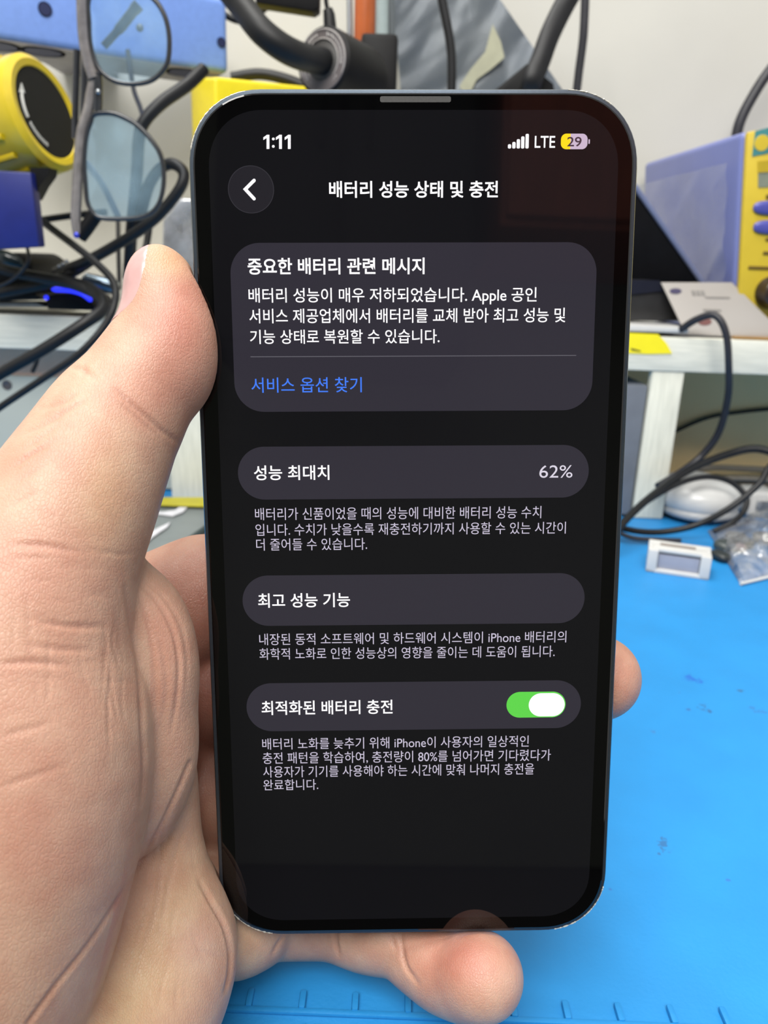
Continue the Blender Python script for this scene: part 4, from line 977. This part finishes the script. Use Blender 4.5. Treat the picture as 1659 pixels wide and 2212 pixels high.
def proj(v_): return np.stack([W_PX/2+F_PX*v_[:, 0]/v_[:, 2], H_PX/2+F_PX*v_[:, 1]/v_[:, 2]], 1)
PX = proj(vts)
front = np.clip(-np.einsum('ij,ij->i', NRM, vts)/np.linalg.norm(vts, axis=1)*3, 0, 1)
DISP = np.zeros(len(vts)); RED = np.zeros(len(vts))
def poly_dist(pl_, reach):
    P_ = np.array(pl_, float); lo_, hi_ = P_.min(0)-reach, P_.max(0)+reach
    m_ = np.where((PX[:, 0] > lo_[0]) & (PX[:, 0] < hi_[0]) & (PX[:, 1] > lo_[1]) & (PX[:, 1] < hi_[1]))[0]
    best = np.full(len(m_), 1e9); q_ = PX[m_]
    tt = np.zeros(len(m_)); n_ = len(P_)-1
    for i in range(n_):
        a, d_ = P_[i], P_[i+1]-P_[i]; t = np.clip(((q_-a)@d_)/(d_@d_+1e-9), 0, 1)
        ds = np.linalg.norm(q_-a-t[:, None]*d_, axis=1); bt = ds < best; best[bt] = ds[bt]; tt[bt] = (i+t[bt])/n_
    return m_, best, tt
def crease(pts, depth, width, zmin=0, zmax=999, red=0.0, taper=True):
    """a skin fold following a line of picture points, pressed into the surface (mm deep, px wide)"""
    pl_ = [(p.x, p.y) for p in catmull([V((a, b2, 0)) for a, b2 in pts], 5)]
    m_, ds, t = poly_dist(pl_, width*4)
    ok = (vts[m_, 2] > zmin) & (vts[m_, 2] < zmax); m_, ds, t = m_[ok], ds[ok], t[ok]
    env = np.sin(np.pi*np.clip(t, 0.02, 0.98))**0.5 if taper else 1.0
    g_ = np.exp(-(ds/width)**2)*front[m_]*env
    DISP[m_] -= depth*g_; DISP[m_] += depth*0.10*np.exp(-((ds-width*2.1)/(width*1.1))**2)*front[m_]*env
    RED[m_] += red*g_
# thumb joint and knuckle
crease([(246, 838), (278, 868), (318, 902), (352, 932), (388, 956)], 0.36, 4.5, zmax=126, red=0.5)
crease([(262, 872), (300, 905), (345, 945)], 0.22, 5, zmax=126, red=0.3)
crease([(86, 884), (130, 872), (168, 852)], 0.26, 5, zmax=128, red=0.3)
crease([(50, 938), (100, 915), (150, 884), (190, 862)], 0.30, 5, zmax=128, red=0.4)
crease([(40, 976), (85, 950), (130, 914)], 0.24, 5, zmax=128, red=0.3)
crease([(150, 792), (178, 798), (205, 818)], 0.35, 6, zmax=130, red=0.5)
crease([(182, 778), (182, 800), (176, 822)], 0.22, 5, zmax=130, red=0.4)
crease([(16, 1020), (60, 985), (120, 950)], 0.2, 5, zmax=128, red=0.3)
for (a, b2) in (((10, 1062), (110, 1000)), ((20, 1100), (90, 1060)), ((30, 1008), (110, 962))): crease([a, ((a[0]+b2[0])/2, (a[1]+b2[1])/2-4), b2], 0.13, 4, zmax=126, red=0.2)
# lines over the ball of the thumb
crease([(20, 1176), (90, 1178), (172, 1192)], 0.22, 6, zmax=112, red=0.7)
crease([(86, 1342), (150, 1352), (224, 1354)], 0.34, 6, zmax=118, red=0.8)
crease([(60, 1392), (130, 1402), (205, 1404)], 0.22, 5, zmax=118, red=0.5)
crease([(0, 1434), (70, 1430), (148, 1437)], 0.30, 6, zmax=118, red=0.7)
crease([(0, 1590), (50, 1578), (110, 1560)], 0.15, 6, zmax=118, red=0.4)
crease([(0, 1700), (60, 1680), (150, 1650)], 0.15, 6, zmax=118, red=0.3)
rng = np.random.RandomState(21)
for k in range(16):
    x0 = rng.uniform(20, 290); y0 = rng.uniform(1240, 1520); l_ = rng.uniform(60, 170)
    crease([(x0, y0), (x0+rng.uniform(-6, 10), y0+l_/2), (x0+rng.uniform(-4, 22), y0+l_)], rng.uniform(0.06, 0.15), 3.5, zmax=124, red=0.15)
for k in range(14):
    x0 = rng.uniform(10, 220); y0 = rng.uniform(1180, 1500); l_ = rng.uniform(50, 130)
    crease([(x0, y0), (x0+l_/2, y0+rng.uniform(-6, 6)), (x0+l_, y0+rng.uniform(-4, 14))], rng.uniform(0.05, 0.13), 3.5, zmax=122, red=0.15)
# web folds
crease([(270, 1268), (284, 1350), (302, 1450), (308, 1560), (312, 1660), (305, 1740)], 0.5, 5.5, zmax=134, red=0.5)
crease([(290, 1256), (318, 1340), (332, 1430), (338, 1540)], 0.25, 5, zmax=134, red=0.3)
crease([(288, 1250), (336, 1296), (372, 1360), (386, 1430), (382, 1510), (368, 1590)], 0.34, 4, zmax=136, red=0.5)
crease([(300, 1248), (352, 1290), (390, 1350), (404, 1420), (402, 1490)], 0.16, 4, zmax=138, red=0.2)
crease([(318, 1330), (348, 1400), (360, 1480), (352, 1560)], 0.16, 5, zmax=134, red=0.2)
# crease round the ball of the thumb and palm lines
crease([(410, 1648), (384, 1709), (352, 1776), (318, 1840), (258, 1938), (194, 2037), (120, 2130), (60, 2212)], 0.38, 4.5, zmax=142, red=0.7, taper=False)
crease([(372, 1752), (350, 1800), (346, 1870), (336, 1960), (310, 2040), (280, 2150)], 0.22, 5, zmax=150, red=0.3)
crease([(400, 1790), (380, 1840), (360, 1930), (340, 2020)], 0.2, 6, zmax=150, red=0.2)
crease([(432, 1905), (456, 1948), (484, 1998), (498, 2050), (497, 2105), (486, 2142)], 0.8, 4.5, zmax=160, red=0.7)
for k in range(12):
    x0 = rng.uniform(240, 420); y0 = rng.uniform(1780, 2120); l_ = rng.uniform(40, 110); a_ = rng.uniform(-0.5, 0.4)
    crease([(x0, y0), (x0+l_/2*math.sin(a_), y0+l_/2), (x0+l_*math.sin(a_)+6, y0+l_)], rng.uniform(0.06, 0.16), 4, zmax=150, red=0.15)
crease([(430, 2050), (452, 2060), (480, 2072)], 0.15, 4, zmax=150, red=0.2)
# little finger joints
crease([(727, 1990), (726, 2030), (732, 2066)], 0.6, 4, zmin=148, red=0.5)
crease([(838, 2016), (852, 2040), (866, 2070)], 0.2, 5, zmin=146, red=0.3)
crease([(866, 2008), (869, 2050), (878, 2090), (904, 2126)], 0.5, 4.5, zmin=130, red=0.4)
crease([(616, 2015), (600, 2040), (588, 2062)], 0.3, 4, zmin=148, red=0.4)
vts = vts+NRM*DISP[:, None]
vts = relax(vts, 1, 0.25)

# skin colour: warm base with redder and yellower areas of its own, creases tinted darker
base = np.array(lin(222, 182, 158)[:3]); pink = np.array(lin(214, 140, 124)[:3]); yel = np.array(lin(236, 202, 158)[:3]); pale = np.array(lin(232, 202, 188)[:3])
base, pink, yel, pale = [c_*0.60 for c_ in (base, pink, yel, pale)]
colr = np.tile(base, (len(vts), 1))
def tint(px, py, rx, ry, target, s_, rot=0.0, zmin=0, zmax=999):
    global colr
    dx_, dy_ = PX[:, 0]-px, PX[:, 1]-py; c_, s2 = math.cos(rot), math.sin(rot)
    g_ = np.exp(-((dx_*c_+dy_*s2)/rx)**2-((-dx_*s2+dy_*c_)/ry)**2)*s_*((vts[:, 2] > zmin) & (vts[:, 2] < zmax))
    colr = colr*(1-g_[:, None])+target[None]*g_[:, None]
tint(390, 690, 90, 190, pink, 0.72, zmax=140); tint(300, 850, 70, 60, pink, 0.35, zmax=140)
tint(360, 560, 60, 40, yel, 0.7, zmax=140); tint(230, 1080, 60, 120, yel, 0.4, zmax=128); tint(120, 960, 90, 80, pink, 0.18, zmax=128)
tint(110, 1230, 130, 100, pink, 0.35, zmax=125); tint(80, 1500, 130, 160, pink, 0.22, zmax=125); tint(80, 1800, 120, 160, pink, 0.30, zmax=125)
tint(350, 1420, 70, 160, pink, 0.30, zmin=118, zmax=140); tint(350, 1250, 130, 80, pink, 0.5, zmin=138)
tint(440, 1550, 60, 350, pink, 0.8, zmin=142); tint(300, 2100, 90, 300, yel, 0.75, 0.35, zmin=112); tint(520, 2040, 50, 80, yel, 0.6, zmin=140)
tint(220, 2030, 60, 240, pink, 0.5, 0.55, zmin=110); tint(430, 2040, 60, 60, pale, 0.5, zmin=110)
tint(1000, 2070, 120, 80, pink, 0.75, zmin=120); tint(1080, 2140, 60, 60, pale, 0.25, zmin=120); tint(1340, 1460, 60, 90, pink, 0.45, zmin=130)
colr = colr*(1-np.clip(RED, 0, 1)[:, None]*0.35)+pink[None]*0.82*(np.clip(RED, 0, 1)[:, None]*0.35)

hand = thing('hand', 'bare left hand gripping the phone, thumb along its left edge', 'hand', cam2world(P3(250, 1500, 140)))
me = bpy.data.meshes.new('palm_and_fingers')
me.vertices.add(len(vts)); me.loops.add(len(fcs)*4); me.polygons.add(len(fcs))
Rm = np.array([[RGT[i], -UP[i], FWD[i]] for i in range(3)])
wv = (np.array(CAM)[None]+(vts@Rm.T)*0.001)
me.vertices.foreach_set('co', wv.ravel().astype(np.float32))
me.loops.foreach_set('vertex_index', fcs.ravel().astype(np.int32))
me.polygons.foreach_set('loop_start', np.arange(0, len(fcs)*4, 4, dtype=np.int32))
me.update(calc_edges=True); me.validate()
me.polygons.foreach_set('use_smooth', np.ones(len(me.polygons), dtype=bool))
ca = me.color_attributes.new('skin_tone', 'FLOAT_COLOR', 'POINT')
ca.data.foreach_set('color', np.concatenate([colr, np.ones((len(colr), 1))], 1).ravel().astype(np.float32))

def skin_material():
    m = bpy.data.materials.new('skin'); m.use_nodes = True; nt = m.node_tree; L = nt.links; b = nt.nodes['Principled BSDF']
    at = nt.nodes.new('ShaderNodeAttribute'); at.attribute_name = 'skin_tone'
    geo = nt.nodes.new('ShaderNodeNewGeometry')
    def noise(scale, det, st=None):
        n = nt.nodes.new('ShaderNodeTexNoise'); n.inputs['Scale'].default_value = scale; n.inputs['Detail'].default_value = det
        if st:
            mp = nt.nodes.new('ShaderNodeMapping'); mp.inputs['Scale'].default_value = st; mp.inputs['Rotation'].default_value = (0.3, 0.5, 0.35); L.new(geo.outputs['Position'], mp.inputs['Vector']); L.new(mp.outputs['Vector'], n.inputs['Vector'])
        else: L.new(geo.outputs['Position'], n.inputs['Vector'])
        return n
    n1 = noise(190, 4); n2 = noise(900, 4)
    def mix(blend, fac, a, c):
        x = nt.nodes.new('ShaderNodeMix'); x.data_type = 'RGBA'; x.blend_type = blend; x.inputs[0].default_value = fac; L.new(a, x.inputs[6])
        if isinstance(c, tuple): x.inputs[7].default_value = c
        else: L.new(c, x.inputs[7])
        return x
    rp = nt.nodes.new('ShaderNodeValToRGB'); rp.color_ramp.elements[0].color = (0.90, 0.74, 0.70, 1); rp.color_ramp.elements[1].color = (1.06, 1.06, 1.04, 1)
    rp.color_ramp.elements[0].position = 0.36; rp.color_ramp.elements[1].position = 0.62; L.new(n1.outputs['Fac'], rp.inputs['Fac'])
    m1 = mix('MULTIPLY', 0.55, at.outputs['Color'], rp.outputs['Color'])
    rp2 = nt.nodes.new('ShaderNodeValToRGB'); rp2.color_ramp.elements[0].color = (0.93, 0.9, 0.88, 1); rp2.color_ramp.elements[1].color = (1.03, 1.03, 1.03, 1); L.new(n2.outputs['Fac'], rp2.inputs['Fac'])
    m2 = mix('MULTIPLY', 0.8, m1.outputs[2], rp2.outputs['Color'])
    L.new(m2.outputs[2], b.inputs['Base Color'])
    b.inputs['Roughness'].default_value = 0.46; b.inputs['Specular IOR Level'].default_value = 0.42
    b.inputs['Subsurface Weight'].default_value = 0.35; b.inputs['Subsurface Radius'].default_value = (1.0, 0.32, 0.18); b.inputs['Subsurface Scale'].default_value = 0.0022
    vo = nt.nodes.new('ShaderNodeTexVoronoi'); vo.feature = 'DISTANCE_TO_EDGE'; vo.inputs['Scale'].default_value = 2300
    mp = nt.nodes.new('ShaderNodeMapping'); mp.inputs['Scale'].default_value = (1.0, 0.8, 0.55); mp.inputs['Rotation'].default_value = (0.3, 0.5, 0.35); L.new(geo.outputs['Position'], mp.inputs['Vector']); L.new(mp.outputs['Vector'], vo.inputs['Vector'])
    sm = nt.nodes.new('ShaderNodeMapRange'); sm.inputs['From Max'].default_value = 0.18; L.new(vo.outputs['Distance'], sm.inputs['Value'])
    n3 = noise(620, 6, (1.7, 1.0, 0.4))
    ad = nt.nodes.new('ShaderNodeMath'); ad.operation = 'MULTIPLY_ADD'; ad.inputs[1].default_value = 1.5; L.new(n3.outputs['Fac'], ad.inputs[0]); L.new(sm.outputs['Result'], ad.inputs[2])
    bp = nt.nodes.new('ShaderNodeBump'); bp.inputs['Strength'].default_value = 0.30; bp.inputs['Distance'].default_value = 0.00012
    L.new(ad.outputs[0], bp.inputs['Height']); L.new(bp.outputs['Normal'], b.inputs['Normal'])
    return m
M_skin = skin_material()
link_mesh('palm_and_fingers', me, M_skin, hand)

# thumb nail: a thin curved plate laid on the thumb's outer side
def field_at(p):
    f = (np.asarray(p)-LO)/HS; i = np.clip(np.floor(f).astype(int), 0, np.array(NX)-2); t = f-i; out = 0.0
    for a in (0, 1):
        for b2 in (0, 1):
            for c in (0, 1):
                out += FIELD[i[0]+a, i[1]+b2, i[2]+c]*(t[0] if a else 1-t[0])*(t[1] if b2 else 1-t[1])*(t[2] if c else 1-t[2])
    return out
def hit(o_, d_):
    lo_, hi_ = 0.0, 16.0
    for _ in range(34):
        md = (lo_+hi_)/2
        if field_at(o_+d_*md) < 0: lo_ = md
        else: hi_ = md
    return o_+d_*hi_
ax0, ax1 = P3(352, 556, 125.5), P3(322, 704, 125.2)
axd = (ax1-ax0)/np.linalg.norm(ax1-ax0); outn = np.array([-1.0, -0.25, 0.0]); outn -= axd*(outn@axd); outn /= np.linalg.norm(outn); sid = np.cross(axd, outn); sid = sid if sid[2] < 0 else -sid
nb = MB(); g = []
NU, NV = 16, 22
for i in range(NU+1):
    row = []; u = i/NU
    for j in range(NV+1):
        v_ = j/NV*2-1
        half = math.radians(56)*(1-0.55*abs(2*u-1)**3.5*(1 if u > 0.5 else 0.55))
        an = math.radians(34)+v_*half
        d_ = outn*math.cos(an)+sid*math.sin(an)
        bow = 0.10*(1-v_*v_)*(1 if u > 0.5 else -1)*abs(2*u-1)**3
        o_ = ax0+(ax1-ax0)*(u+bow)
        p = hit(o_, d_)+d_*(0.10-0.22*abs(v_)**6)
        row.append(nb.bm.verts.new(cam2world(p)))
    g.append(row)
fs = [nb.bm.faces.new((g[i][j], g[i+1][j], g[i+1][j+1], g[i][j+1])) for i in range(NU) for j in range(NV)]
bmesh.ops.recalc_face_normals(nb.bm, faces=fs)
bmesh.ops.solidify(nb.bm, geom=fs, thickness=0.0003)
tag(nb.build('thumb_nail', material('nail', (226, 178, 174), 0.26, var=0.05, scale=500, coat=0.3), hand), 'glossy pink thumb nail')
